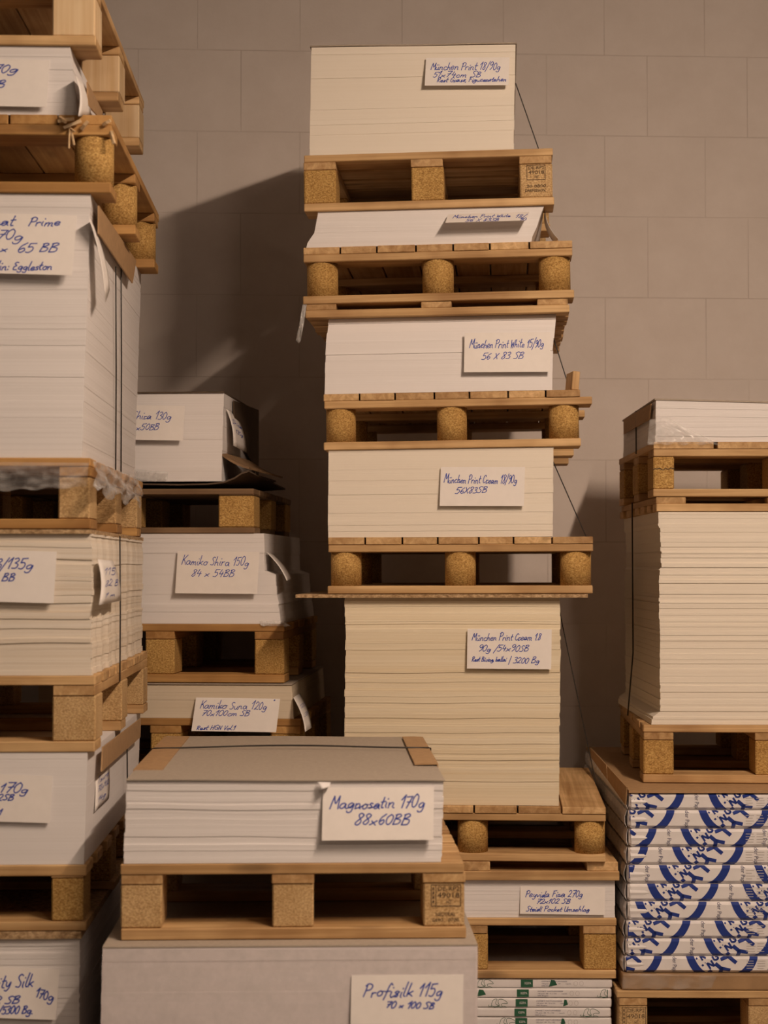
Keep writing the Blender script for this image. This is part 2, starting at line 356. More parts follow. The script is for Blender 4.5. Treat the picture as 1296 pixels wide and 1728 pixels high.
# ------------------------------------------------------------------ stroke handwriting
GL = {
'a': (".44,.40 .30,.52 .10,.42 .06,.14 .18,0 .34,.10 .44,.46 .44,.12 .54,0", .58),
'b': (".10,1 .08,.5 .07,.02 .10,.34 .28,.5 .44,.30 .34,.04 .10,.02", .52),
'c': (".40,.42 .24,.52 .07,.32 .12,.04 .30,0 .44,.10", .48),
'd': (".42,.40 .26,.50 .08,.30 .14,.02 .32,.06 .44,.40 .50,1.02 .46,.2 .54,0", .58),
'e': (".06,.22 .30,.26 .40,.42 .24,.52 .08,.34 .10,.06 .26,0 .44,.10", .48),
'f': (".48,.92 .36,1.02 .25,.80 .20,.2 .10,-.34;.06,.46 .44,.50", .42),
'g': (".44,.42 .26,.52 .08,.34 .14,.08 .32,.12 .44,.46 .44,.1 .36,-.34 .14,-.38 .06,-.26", .54),
'h': (".12,1 .09,.5 .06,0;.08,.28 .26,.50 .38,.40 .38,.12 .46,0", .52),
'i': (".10,.48 .08,.14 .16,0;.13,.72 .15,.75", .24),
'k': (".12,1 .09,.5 .06,0;.42,.5 .10,.22 .26,.20 .44,0", .50),
'l': (".14,1.02 .08,.4 .10,.06 .20,0", .26),
'm': (".06,.48 .06,0;.06,.28 .20,.50 .30,.36 .29,0;.29,.28 .44,.50 .54,.36 .53,.08 .62,0", .68),
'n': (".06,.48 .06,0;.06,.28 .22,.50 .36,.40 .36,.10 .46,0", .52),
'o': (".26,.52 .08,.36 .10,.08 .26,0 .42,.16 .40,.42 .26,.52 .34,.48 .50,.46", .52),
'p': (".12,.48 .08,0 .04,-.36;.10,.34 .26,.52 .42,.34 .34,.06 .10,.06", .50),
'q': (".44,.42 .26,.52 .08,.30 .16,.02 .36,.12 .44,.46 .42,-.36", .52),
'r': (".07,.48 .07,0;.08,.30 .16,.44 .28,.50 .34,.44", .40),
's': (".36,.46 .22,.52 .12,.40 .30,.22 .26,.02 .06,.04", .42),
't': (".18,.92 .12,.3 .16,.04 .30,.02;.02,.58 .34,.62", .36),
'u': (".06,.48 .06,.14 .18,0 .34,.10 .40,.48 .38,.12 .50,0", .54),
'v': (".04,.48 .18,.02 .38,.50", .44),
'w': (".04,.48 .14,.02 .28,.38 .38,.02 .54,.50", .60),
'x': (".04,.02 .40,.48;.06,.46 .40,.02", .48),
'y': (".06,.48 .10,.12 .24,.08 .40,.48 .34,-.1 .18,-.38 .04,-.28", .48),
'z': (".06,.46 .38,.48 .06,.02 .40,.02", .46),
'\u00fc': (".06,.48 .06,.14 .18,0 .34,.10 .40,.48 .38,.12 .50,0;.14,.70 .15,.76;.34,.70 .35,.76", .54),
'M': (".02,.04 .06,.5 .14,.98 .16,.98 .36,.42 .58,1.0 .60,1.0 .62,.5 .66,.02", .72),
'P': (".14,.96 .10,.5 .06,0;.02,.82 .24,1.02 .52,.88 .46,.56 .12,.46", .56),
'R': (".14,.96 .08,0;.02,.84 .26,1.02 .50,.86 .40,.58 .12,.50 .28,.30 .52,0", .58),
'F': (".16,.94 .08,0;.06,.94 .56,1.0;.10,.52 .42,.56", .54),
'W': (".04,.98 .14,.04 .16,.04 .34,.70 .44,.04 .46,.04 .70,1.0", .74),
'C': (".54,.84 .38,1.0 .12,.74 .08,.24 .28,0 .54,.16", .58),
'B': (".14,.96 .08,.02;.06,.90 .34,1.0 .46,.80 .14,.54 .14,.54 .50,.44 .46,.08 .08,.02", .58),
'S': (".52,.90 .34,1.0 .14,.82 .26,.58 .44,.36 .34,.04 .04,.06", .56),
'K': (".14,1 .08,0;.56,1.0 .12,.44 .12,.44 .30,.46 .54,0", .58),
'H': (".12,1 .06,0;.56,1 .50,0;.08,.5 .54,.54", .64),
'G': (".56,.84 .36,1.0 .10,.70 .10,.22 .32,0 .54,.16 .54,.44 .54,.44 .34,.42", .62),
'N': (".06,0 .10,.98 .10,.98 .48,.04 .48,.04 .56,1.0", .64),
'V': (".04,1 .22,.02 .22,.02 .54,1.0", .56),
'E': (".52,.94 .22,.98 .12,.78 .34,.56 .10,.40 .10,.08 .50,.06", .56),
'U': (".08,1 .06,.3 .20,.02 .44,.10 .54,1 .50,.12 .62,0", .66),
'L': (".12,1 .06,.04 .06,.04 .48,.04", .52),
'0': (".28,.98 .08,.70 .08,.24 .24,0 .44,.22 .46,.74 .28,.98", .54),
'1': (".04,.62 .30,1.0 .30,1.0 .22,0", .38),
'2': (".08,.78 .26,1.0 .46,.78 .34,.42 .06,.04 .06,.04 .26,.08 .52,.02", .56),
'3': (".08,.92 .30,1.0 .42,.78 .20,.54 .20,.54 .46,.36 .36,.04 .06,.04", .52),
'4': (".20,1.0 .08,.40 .08,.40 .50,.42;.40,.70 .34,0", .56),
'5': (".14,.96 .10,.58 .10,.58 .38,.58 .46,.28 .30,0 .06,.06;.14,.96 .54,1.0", .56),
'6': (".42,1.0 .16,.66 .08,.22 .26,0 .44,.20 .34,.46 .10,.28", .52),
'7': (".06,.94 .52,.98 .52,.98 .20,0;.16,.50 .48,.54", .54),
'8': (".44,.88 .26,1.0 .12,.82 .40,.30 .26,0 .08,.16 .40,.70 .44,.88", .52),
'9': (".44,.84 .26,1.0 .08,.76 .22,.52 .42,.70 .44,.84 .42,.3 .22,-.02", .52),
'/': (".02,-.22 .40,1.12", .42), '.': (".06,0 .09,.03", .20), ',': (".10,.06 .04,-.16", .20), ':': (".10,.05 .12,.08;.12,.40 .14,.43", .24),
'|': (".08,1.1 .08,-.25", .22), '-': (".04,.3 .34,.32", .40), '*': (".1,.5 .16,.6 .2,.5 .1,.5 .16,.56", .3),
}
GL['T'] = (".02,.94 .56,1.0;.30,.96 .22,0", .54)
GL['X'] = (".06,.02 .50,.98;.08,.98 .48,.02", .56)
def crom(pts, n=5):
    out = []
    segs = [[pts[0]]]
    for a, b in zip(pts, pts[1:]):
        if a == b: segs.append([b])
        else: segs[-1].append(b)
    for s in segs:
        if len(s) < 3: out.append(s); continue
        r = []
        for i in range(len(s) - 1):
            p0, p1, p2, p3 = s[max(i - 1, 0)], s[i], s[i + 1], s[min(i + 2, len(s) - 1)]
            for k in range(n):
                t = k / n
                r.append(tuple(0.5 * (2 * p1[c] + (p2[c] - p0[c]) * t + (2 * p0[c] - 5 * p1[c] + 4 * p2[c] - p3[c]) * t * t + (3 * p1[c] - p0[c] - 3 * p2[c] + p3[c]) * t ** 3) for c in (0, 1)))
        r.append(s[-1]); out.append(r)
    return [s for s in out if len(s) > 1]
def strokes(text, seed=0, slant=0.30):
    """polylines of handwritten text; cap height 1, baseline 0; returns (polylines, width)"""
    rnd = random.Random(seed); x = 0; out = []; last = None
    for ch in text:
        if ch == ' ': x += 0.36; last = None; continue
        g, w = GL[ch]; s = 1 + rnd.uniform(-.10, .10); dy = rnd.uniform(-.05, .05); low = ch.islower()
        def fy(b): return b if not low else b * .80 if b <= .5 else .40 + (b - .5) * 1.2
        wx = s * (1.06 if low else .96)
        for si, st in enumerate(g.split(';')):
            pts = [tuple(float(q) for q in p.split(',')) for p in st.split()]
            pts = [(a + rnd.uniform(-.018, .018), b + rnd.uniform(-.018, .018)) if pts.count((a, b)) == 1 else (a, b) for a, b in pts]
            for pl in crom(pts):
                q = [(x + (a + slant * fy(b)) * wx, fy(b) * s + dy) for a, b in pl]
                if si == 0 and low and last and ch in 'acdegoqs' and rnd.random() < .6: out.append([last, ((last[0] + q[0][0]) / 2 + .02, (last[1] * .6 + q[0][1] * .4) - .02), q[0]])
                out.append(q)
                if si == 0: end = q[-1]
        last = end if low and ch not in 'gyqpfxb' else None
        x += w * wx + rnd.uniform(-.02, .03)
    return out, x
def ribbon(bm, pl, width, mapf):
    """flat ribbon along a 2D polyline (already in the writing plane's metres)"""
    P = [Vector((a, b)) for a, b in pl]; L_, R_ = [], []
    for i, p in enumerate(P):
        d = P[min(i + 1, len(P) - 1)] - P[max(i - 1, 0)]
        d = d.normalized() if d.length > 1e-9 else Vector((1, 0)); n = Vector((-d.y, d.x)) * width / 2
        ext = d * width * 0.4 * (-1 if i == 0 else 1 if i == len(P) - 1 else 0)
        L_.append(bm.verts.new(mapf(*(p + n + ext)))); R_.append(bm.verts.new(mapf(*(p - n + ext))))
    for i in range(len(P) - 1):
        bm.faces.new((L_[i], L_[i + 1], R_[i + 1], R_[i]))

def card(S, TL, TR, BL, lines, label, v=0.0, tilt=8, bend=0.0, stroke=0.0018, seed=0, ink='ink', fold=False, lift=0.0):
    """a paper card tucked between sheets by its top edge. Corners and writing are given where the photograph shows them."""
    uL, zL = S.uz(*TL, v=v); uR, zR = S.uz(*TR, v=v); uB, zB = S.uz(*BL, v=v)
    o = S.w(uL, v, zL); A = S.w(uR, v, zR) - o; B = S.w(uB, v, zB) - o
    out = -S.d; t = math.radians(tilt); h = B.length
    def P(a, b, off=0.0):
        bulge = math.tan(t) * h * b + bend * math.sin(math.pi * b) + lift
        return o + A * a + B * b + out * (0.0018 + bulge + off)
    grid = [[P(a / 6, b / 8) for a in range(7)] for b in range(9)]
    c = obj('paper_card', sheet_bm(grid, 0.0007), M['card'], smooth=False)
    tag(c, label, 'card', 'handwritten paper cards')
    if lines:
        bm = bmesh.new(); X = Vector((TR[0] - TL[0], TR[1] - TL[1])); Y = Vector((BL[0] - TL[0], BL[1] - TL[1])); det = X.x * Y.y - X.y * Y.x
        pxm = A.length / X.length
        def q(px, py):
            d = Vector((px - TL[0], py - TL[1])); return ((d.x * Y.y - d.y * Y.x) / det, (X.x * d.y - X.y * d.x) / det)
        for i, ln in enumerate(lines):
            txt, x0, x1, yb, cap = ln[:5]; dyl = ln[5] if len(ln) > 5 else 0
            pls, w = strokes(txt, seed * 31 + i)
            sx = (x1 - x0) / max(w + 0.1, .1)
            for pl in pls:
                mm = [((x0 + a * sx) * pxm, -(yb + dyl * a / max(w, .01) - b * cap) * pxm) for a, b in pl]
                def mf(mx, my):
                    a, b = q(mx / pxm, -my / pxm); return P(min(max(a, 0.004), .996), min(max(b, 0.004), .996), 0.0006)
                ribbon(bm, mm, stroke, mf)
        obj('handwriting', bm, M[ink], c)
    return c

def text2d(txt):
    """built-in sans letters as 2D triangles; cap height 1"""
    if txt not in text2d.cache:
        cu = bpy.data.curves.new('t', 'FONT'); cu.body = txt; cu.size = 1.0; cu.resolution_u = 3
        o = bpy.data.objects.new('t', cu); COL.objects.link(o); bpy.context.view_layer.update()
        me = bpy.data.meshes.new_from_object(o.evaluated_get(bpy.context.evaluated_depsgraph_get()))
        tris = []
        me.calc_loop_triangles()
        for t in me.loop_triangles: tris.append([(me.vertices[i].co.x / 0.73, me.vertices[i].co.y / 0.73) for i in t.vertices])
        bpy.data.objects.remove(o); bpy.data.curves.remove(cu); bpy.data.meshes.remove(me)
        w = max(p[0] for t in tris for p in t)
        text2d.cache[txt] = (tris, w)
    return text2d.cache[txt]
text2d.cache = {}
def put_text(bm, txt, x0, x1, y, cap, mapf):
    tris, w = text2d(txt); k = (x1 - x0) / w
    for t in tris: bm.faces.new([bm.verts.new(mapf(x0 + a * k, y + b * cap)) for a, b in t])
def rect2(bm, x0, x1, y0, y1, mapf):
    bm.faces.new([bm.verts.new(mapf(*p)) for p in ((x0, y0), (x1, y0), (x1, y1), (x0, y1))])

def stamp_on(block, xc, y, z0, z1, st):
    bm = bmesh.new(); h = z1 - z0; f = lambda a, b: (xc + a, y - 0.0006, z0 + b)
    w = st.get('w', 0.024); b0, b1 = h * st.get('b0', .5), h * .96; xo = st.get('xo', 0.0)
    for r in ((-w, w, b0, b0 + .0012), (-w, w, b1 - .0012, b1), (-w, -w + .0012, b0, b1), (w - .0012, w, b0, b1)): rect2(bm, r[0] + xo, r[1] + xo, r[2], r[3], f)
    if st.get('left', True):
        rect2(bm, -w + .009 + xo, -w + .0102 + xo, b0, b1, f)
        for k in range(4): rect2(bm, -w + .003 + xo, -w + .006 + xo, b0 + (b1 - b0) * (.15 + .2 * k), b0 + (b1 - b0) * (.27 + .2 * k), f)
    xa = (-w + .012 if st.get('left', True) else -w + .004) + xo; xb = w - .003 + xo; hh = b1 - b0
    put_text(bm, 'DE-RP2', xa, xb, b0 + hh * .72, hh * .20, f); put_text(bm, '49018', xa, xb, b0 + hh * .40, hh * .24, f); put_text(bm, 'HT', (xa + xb) / 2 - .004, (xa + xb) / 2 + .006, b0 + hh * .10, hh * .20, f)
    for t, x0, x1, yy in st.get('low', ()): put_text(bm, t, x0, x1, h * yy, h * .085, f)
    obj('stamp', bm, M['stamp'], block)

# ------------------------------------------------------------------ piles of sheets
def pile(S, zb, zt, L, label, left, right, material, name='paper_pile', v0=0.0, front=None, jit=0.0006, wave=0.0, seed=0, slab=(0.008, 0.028), gaps=0.4,
         rag=0.0, group=None, dyaw=0.0, cat='paper pile'):
    """left/right: lists of (t, u) from bottom t=0 to top t=1; front: list of (t, dv)"""
    rnd = random.Random(seed)
    def lerp(tab, t):
        for (t0, a), (t1, b) in zip(tab, tab[1:]):
            if t0 <= t <= t1: return a + (b - a) * ((t - t0) / (t1 - t0) if t1 > t0 else 0)
        return tab[-1][1] if t > tab[-1][0] else tab[0][1]
    uref = left[0][1]; O = S.w(uref, v0, 0)
    base = at(zb, uref); O.z = base
    H = at(zt, uref) - base
    front = front or [(0, 0), (1, 0)]
    nx, ny = 28, 72 if rag else 8
    rings = []
    def ring(t, jx0, jx1, jy0, jy1, inset):
        uL, uR = lerp(left, t) + jx0 + inset, lerp(right, t) + jx1 - inset; f = lerp(front, t) + jy0 + inset; bk = L + jy1 - inset
        pts = [(uL + (uR - uL) * k / nx, f) for k in range(nx)] + [(uR, f + (bk - f) * k / ny) for k in range(ny)] \
            + [(uR + (uL - uR) * k / nx, bk) for k in range(nx)] + [(uL, bk + (f - bk) * k / ny) for k in range(ny)]
        env = math.sin(math.pi * t) ** 0.5 if 0 < t < 1 else 0
        out = []
        for u, y in pts:
            b0, t0 = at(zb, u), at(zt, u)
            z = b0 + (t0 - b0) * t + wave * env * (math.sin(u * 9 + t * 4 + seed) + 0.6 * math.sin(u * 23 + t * 11 + y * 5) + .5 * math.sin(y * 14 + t * 7))
            yy = y
            if rag: yy += 0; u = u + rag * (math.sin(y * 97 + seed) * .6 + math.sin(y * 41 + 2) * .6) * (1 if u > (uL + uR) / 2 else 0)
            out.append((u - uref, yy, z - base))
        return out
    t = 0.0; Hm = max(H, 0.005)
    while t < 1 - 1e-6:
        dt = rnd.uniform(*slab) / Hm
        if t + dt > 1 - 0.4 * slab[0] / Hm: dt = 1 - t
        J = [rnd.uniform(-jit, jit) for _ in range(4)]
        rings.append(ring(t, *J, 0)); rings.append(ring(t + dt, *J, 0))
        t += dt
        if t < 1 - 1e-6 and rnd.random() < gaps:
            g = rnd.uniform(0.0002, 0.0006) / Hm
            rings.append(ring(t, *J, 0.0009)); rings.append(ring(t + g, *J, 0.0009)); t += g
    bm = bmesh.new(); V = [[bm.verts.new(p) for p in r] for r in rings]; n = len(V[0])
    for A, B in zip(V, V[1:]):
        for k in range(n): bm.faces.new((A[k], A[(k + 1) % n], B[(k + 1) % n], B[k]))
    bm.faces.new(V[0][::-1]); bm.faces.new(V[-1])
    o = obj(name, bm, material); o.location = O; o.rotation_euler = (0, 0, S.theta + dyaw)
    return tag(o, label, cat, group)

def slab_sheet(S, uL, uR, zb, thick, v0, L, label, material, name='cover_board', cat='board', dyaw=0.0, bev=0.0006, sag=0.0, group=None):
    uc = (uL + uR) / 2; tilt = math.atan(zb[1]); nx = 16
    grid = []
    rnd = random.Random(hash(label) % 1000 if False else len(label))
    for jv in range(5):
        row = []
        for i in range(nx + 1):
            u = (uR - uL) * (i / nx - .5); row.append((u, L * jv / 4, thick / 2 + sag * (math.sin(i / nx * 9 + jv) * .5 + .5)))
        grid.append(row)
    o = obj(name, sheet_bm(grid, thick), material)
    P = S.w(uc, v0, at(zb, uc) + 0.0003)
    o.matrix_world = Matrix.Translation(P) @ Matrix.Rotation(S.theta + dyaw, 4, 'Z') @ Matrix.Rotation(-tilt, 4, 'Y')
    return tag(o, label, cat, group)

def lid(S, uL, uR, zb, zt, L, label, wood='pine', seed=0, n=9, v0=0.0, sw=0.075, fr=0.45):
    """a slatted wooden pressing lid: cross boards below, three runners on top"""
    rnd = random.Random(seed); uc = (uL + uR) / 2; z0 = at(zb, uc) + .0006; H = at(zt, uc) - .0006 - z0; tilt = math.atan((zb[1] + zt[1]) / 2)
    P = S.w(uc, v0, z0); root = empty('stacking_board', P)
    root.matrix_world = Matrix.Translation(P) @ Matrix.Rotation(S.theta, 4, 'Z') @ Matrix.Rotation(-tilt, 4, 'Y')
    tag(root, label, 'board', 'slatted wooden boards between pile and pallet')
    W = uR - uL; zm = H * (1 - fr); pitch = (L - .07) / (n - 1)
    for k in range(n):
        y = k * pitch; obj('cross_board', box_bm(-W / 2 + rnd.uniform(-.003, .003), W / 2 + rnd.uniform(-.003, .003), y, y + .07, 0, zm, .0015), M[wood + 'X'], root)
    for x in (-W / 2 + .002, -sw / 2, W / 2 - sw - .002):
        obj('runner', box_bm(x, x + sw, 0.003, L - .003, zm, H, .0015), M[wood + 'Y'], root)
    return root

def strap(S, pts, label, r=0.0015):
    """pts: list of (u, v, z)"""
    o = obj('packing_strap', tube_bm([[S.w(*p) for p in pts]], r), M['strap'], smooth=True)
    return tag(o, label, 'strap', 'black packing straps')

def sheet_obj(name, grid, th, material, label, cat, group=None, smooth=True):
    o = obj(name, sheet_bm(grid, th), material, smooth=smooth); return tag(o, label, cat, group)
def bilin(P00, P01, P10, P11, r=8, c=8, f=None):
    g = []
    for i in range(r + 1):
        row = []
        for j in range(c + 1):
            a, b = j / c, i / r
            p = (P00 * (1 - a) + P01 * a) * (1 - b) + (P10 * (1 - a) + P11 * a) * b
            row.append(p + (f(a, b) if f else Vector((0, 0, 0))))
        g.append(row)
    return g

# ================================================================== THE ROOM
WALL_D, WALL_T = 5.50, 0.048
WALL_OFF = (0.0, 0.0, 0.0)
RW = Stack(648, WALL_D, WALL_T)
WALL_OFF = (-RW.uz(506, 150)[0], -RW.uz(648, 225)[1], 0.0)
def wall(name, p, ang, w, h, material):
    bm = bmesh.new(); box_bm(-w / 2, w / 2, 0, h, -0.12, 0, bm=bm)
    o = obj(name, bm, material); o.matrix_world = Matrix.Translation(p) @ Matrix.Rotation(ang, 4, 'Z') @ Matrix.Rotation(math.pi / 2, 4, 'X'); return structure(o)
wall('wall_back', RW.o, WALL_T, 12.0, 3.3, wall_mat())
M['floor'] = flat_mat('concrete_floor', (0.24, 0.215, 0.19), 0.6, 0.2, 4)
M['ceiling'] = flat_mat('ceiling_paint', (0.26, 0.24, 0.22), 0.9, 0.05, 5)
structure(obj('floor', box_bm(-6, 6, -4, 5.95, -0.1, 0), M['floor']))
structure(obj('ceiling', box_bm(-6, 6, -4, 5.95, 3.3, 3.4), M['ceiling']))

# ================================================================== CENTRE STACK
C = Stack(750, 4.36, -0.066); C2 = Stack(750, 4.36, -0.010)
ux = lambda S, px, py, v=0.0: S.uz(px, py, v)[0]
I0 = C.level((524, 79), (870, 74)); I1 = C.level((514, 262), (933, 249)); I2 = C.level((514, 357), (933, 346))
I3 = C.level((513, 418), (967, 405)); I4 = C.level((519, 513), (967, 503)); I5 = C.level((515, 537), (960, 527))
I6 = C.level((547, 665), (978, 657)); I7 = C.level((556, 760), (998, 753)); I8 = C.level((553, 907), (1000, 905))
I9 = C.level((556, 1002.5), (998, 1002)); I10 = C.level((556, 1009), (998, 1008.5)); I11 = C.level((756, 1359), (1022, 1361))
I12 = C2.level((900, 1452)); I13 = C2.level((915, 1484)); I14 = C2.level((915, 1547.5)); I15 = C2.level((920, 1650))
G_P = None
pile(C, I1, I0, 0.74, 'ivory paper pile on the topmost pallet of the central stack', [(0, ux(C, 522, 255)), (1, ux(C, 525, 80))], [(0, ux(C, 867, 252)), (1, ux(C, 870, 76))], M['ivory'], v0=.006, seed=1, gaps=.7, slab=(.012, .04))
slab_sheet(C, ux(C, 524, 79) - .002, ux(C, 870, 75) + .003, I0, .003, .002, .75, 'thin grey board covering the topmost ivory paper pile', M['greyboard'], sag=.0015)
pallet(C, ux(C, 513, 300), ux(C, 933, 300), I2, I1, 0.80, 'pale pallet with printed stamp carrying the topmost ivory pile', 'N', 'chip', seed=2, bw=.080, block2='chip_pale',
       stamp=dict(left=False, w=.023, b0=.52, xo=0.0, low=(('20 0800', -.024, .024, .30), ('DARMISSION', -.028, .022, .17))))
pile(C, I3, I2, 0.83, 'low slanting white paper pile under the topmost pallet, its sheets pushed sideways', [(0, ux(C, 516, 415)), (.36, ux(C, 521, 392)), (.37, ux(C, 529, 392)), (1, ux(C, 536, 356))],
     [(0, ux(C, 897, 406)), (.30, ux(C, 900, 388)), (.31, ux(C, 904, 388)), (1, ux(C, 918, 347))], M['white_flat'], v0=.01, seed=3, gaps=.3)
pallet(C, ux(C, 513, 450), ux(C, 967, 450), I4, I3, 0.88, 'round-block pallet resting on a slatted board, third load from the top', 'D', 'chip', 'round', seed=4, bw=.078, blk_in=.004)
lid(C, ux(C, 515, 525), ux(C, 960, 525), I5, I4, .86, 'slatted wooden board on the white 56 x 83 pile of the central stack', seed=5, n=10)
pile(C, I6, I5, 0.83, 'white paper pile under the slatted board of the central stack', [(0, ux(C, 547, 660)), (.6, ux(C, 549, 580)), (1, ux(C, 553, 540))], [(0, ux(C, 932, 658)), (.5, ux(C, 933, 590)), (1, ux(C, 939, 535))], M['white_flat'],
     v0=.004, front=[(0, 0), (.6, .004), (.85, .014), (1, .026)], seed=6, gaps=.6, slab=(.01, .035), jit=.0012)
pallet(C, ux(C, 547, 700), ux(C, 980, 700), I7, I6, 0.88, 'round-block pallet between the white pile and the ivory 18/90g pile', 'D', 'chip', 'round', seed=7, bw=.074, overhang=.029, blk_in=.002)
pile(C, I8, I7, 0.83, 'ivory paper pile halfway down the central stack', [(0, ux(C, 553, 905)), (1, ux(C, 554, 762))], [(0, ux(C, 933, 905)), (1, ux(C, 934, 760))], M['ivory'], v0=.006, seed=8, gaps=.7, slab=(.01, .03))
pallet(C, ux(C, 554, 950), ux(C, 1001, 950), I9, I8, 0.86, 'round-block pallet standing on a chipboard sheet in the central stack', 'D', 'chip', 'round', seed=9, bw=.076, blk_in=.003)
slab_sheet(C, ux(C, 499, 1005), ux(C, 992, 1005), I10, at(I9, 0) - at(I10, 0) - .0012, -.004, .86, 'chipboard sheet jutting out over the tall cream pile', M['chip_sheet'], 'chipboard_sheet', 'board')
pile(C, I11, I10, 0.88, 'tall cream paper pile under the chipboard sheet, highest of the central stack', [(0, ux(C, 581, 1355)), (.5, ux(C, 581, 1190)), (.8, ux(C, 583, 1080)), (1, ux(C, 580, 1012))], [(0, ux(C, 943, 1357)), (.75, ux(C, 946, 1100)), (1, ux(C, 945, 1012))],
     M['cream'], v0=.008, seed=10, gaps=.25, slab=(.005, .018), jit=.0012, wave=.0012, front=[(0, 0), (.85, 0), (1, .012)])
uR6 = ux(C, 1022, 1400)
pallet(C, uR6 - .645, uR6, I12, I11, 0.85, 'round-block pallet under the tall cream pile', 'D', 'chip', 'round', seed=11, bw=.074, v0=-.01, nd=6)
uRl = ux(C2, 1043, 1475); lid(C2, uRl - .70, uRl, I13, I12, .95, 'slatted wooden board on the white 72 x 102 pile near the bottom', seed=12, n=9, v0=-.02, fr=.5)
uRp = ux(C2, 1037, 1510); pile(C2, I14, I13, .92, 'white paper pile near the bottom, behind the front stack, with a long three-line card', [(0, uRp - .715), (1, uRp - .715)], [(0, uRp), (1, uRp)], M['white'], v0=-.006, seed=13, gaps=.8, slab=(.006, .014))
uR7 = ux(C2, 1039, 1600); pallet(C2, uR7 - .70, uR7, I15, I14, .92, 'square-block pallet resting on the green-labelled reams', 'N', 'chip', seed=14, v0=-.012, bw=.078, block2='chip', nd=6)

# green labelled reams
zr = at(I15, uR7 - .35) - .001; RH = 0.0232
def green_ream(u1, z1, k):
    rnd = random.Random(70 + k); h = RH - .0008; W = .70
    root = empty('paper_ream', C2.w(u1 - W, -.008 + rnd.uniform(-.002, .002), z1 - h)); root.rotation_euler = (0, 0, C2.theta)
    obj('wrapper', box_bm(0, W, 0, .90, 0, h, .006, 3), M['wrap_white'], root, smooth=False)
    f = lambda a, b: (a, -.0005, b)
    base = .466 + [.012, .004, .001, -.001, .0, .003, .002][k]     # label starts, from left
    bm = bmesh.new(); rect2(bm, base, base + .029, h * .10, h * .92, f); obj('green_label', bm, M['print_green'], root)
    g = lambda a, b: (a, -.0009, b)
    bm = bmesh.new(); put_text(bm, 'IGEPA', base + .009, base + .025, h * .40, h * .26, g); obj('label_lettering', bm, M['wrap_white'], root)
    bm = bmesh.new(); put_text(bm, 'OFFSET NATURWEISS', base + .050, base + .112, h * .66, h * .13, f); put_text(bm, '100 g/qm  BB  72 x 102', base + .050, base + .096, h * .42, h * .11, f); put_text(bm, '500 Bogen', base + .050, base + .076, h * .20, h * .11, f)
    put_text(bm, 'opak', base + .108, base + .122, h * .42, h * .11, f)
    obj('printed_lettering', bm, M['print_dark'], root)
    bm = bmesh.new()
    for xc in (base + .133, base + .147): 
        ring = [(xc + .0045 * math.cos(a * math.pi / 8), h * .5 + .0055 * math.sin(a * math.pi / 8)) for a in range(17)]
        ribbon(bm, ring, .0007, f)
    obj('printed_seal', bm, M['print_grey'], root)
    bm = bmesh.new(); xs = [[.372], [.672], [.408], [.632], [.428], [.30], [.62]][k]
    leaf = [(.0, .10), (.001, .45), (.004, .78), (.009, .93), (.014, .90), (.012, .72), (.010, .50), (.012, .34), (.018, .22), (.016, .12), (.006, .10)]
    leaf2 = [(.020, .22), (.017, .50), (.017, .80), (.022, .92), (.030, .84), (.038, .58), (.038, .44), (.030, .46), (.024, .36), (.026, .18)]
    curl = [(-.006, .30), (-.007, .16), (-.003, .12), (.002, .18), (.008, .06), (.016, .16), (.022, .06), (.030, .16), (.036, .06)]
    for x in xs:                                                      # curling leaf outlines
        for pts in (leaf, leaf2, curl):
            for pl in crom(pts, 4): ribbon(bm, [(min(x + q[0], .690), min(max(q[1], .03), .97) * h) for q in pl], .0010, f)
    for x, a in (((base + .068, .02),), ((.373, .022),), ((base + .115, .012),), ((base + .012, .004),), ((base + .11, .012),), (), ())[k]:
        bm.faces.new([bm.verts.new(f(*p)) for p in ((x, h * .15), (x + a, h * .35), (x + a * .7, h * .85), (x + a * .25, h * .9))])
    obj('leaf_print', bm, M['print_green'], root)
    return root
words = ['topmost ream with dark green label, directly under the square-block pallet', 'second ream with dark green label below the square-block pallet', 'third green-labelled ream down, middle of the five visible ones',
         'fourth green-labelled ream down, leaf print at its right end', 'fifth green-labelled ream down, cut by the bottom of the picture', 'green-labelled ream under the five visible ones', 'lowest green-labelled ream']
nre = 6
for k in range(nre):
    tag(green_ream(ux(C2, 1033, 1690) + [0, -.002, -.002, -.003, -.002, 0, 0][k], zr - k * RH, k), words[k], 'ream', 'green-labelled paper reams')
zl = zr - nre * RH + 0.0
pallet(C2, uR7 - .70, uR7 - .035, (0.0, 0), (zl, 0), .82, 'pallet on the floor under the green-labelled reams', 'N', 'chip', seed=15, nd=6)

# ================================================================== LEFT STACK
Lf = Stack(100, 3.50, 0.033); WL = .72
def lv(S, px, py): return S.level((px, py))
l0t, l0 = lv(Lf, 100, -42), lv(Lf, 130, 77); l1 = lv(Lf, 120, 193); l2 = lv(Lf, 150, 326); l3 = lv(Lf, 137, 772); l4 = lv(Lf, 150, 893); l4b = lv(Lf, 150, 901)
l5 = lv(Lf, 155, 1140); l6 = lv(Lf, 155, 1270); l7 = lv(Lf, 145, 1459); l8 = lv(Lf, 140, 1571); l8b = lv(Lf, 136, 1584)
def lr(px, py): return ux(Lf, px, py)
def lpile(zb, zt, label, tr, tr_y, br, br_y, m, **k):
    a, b = lr(br, br_y), lr(tr, tr_y)
    return pile(Lf, zb, zt, k.pop('L', 1.0), label, [(0, a - WL), (1, a - WL)], [(0, a), (1, b)], m, **k)
u = lr(160, 20); pallet(Lf, u - WL, u, l0, l0t, .96, 'pallet with solid timber blocks at the very top of the left stack', 'D', 'wood', seed=20, bw=.085, nd=8)
lpile(l1, l0, 'white paper pile second from the top in the left stack', 118, 80, 130, 190, M['white'], seed=21, gaps=.5, v0=.008, L=.92, slab=(.006, .02))
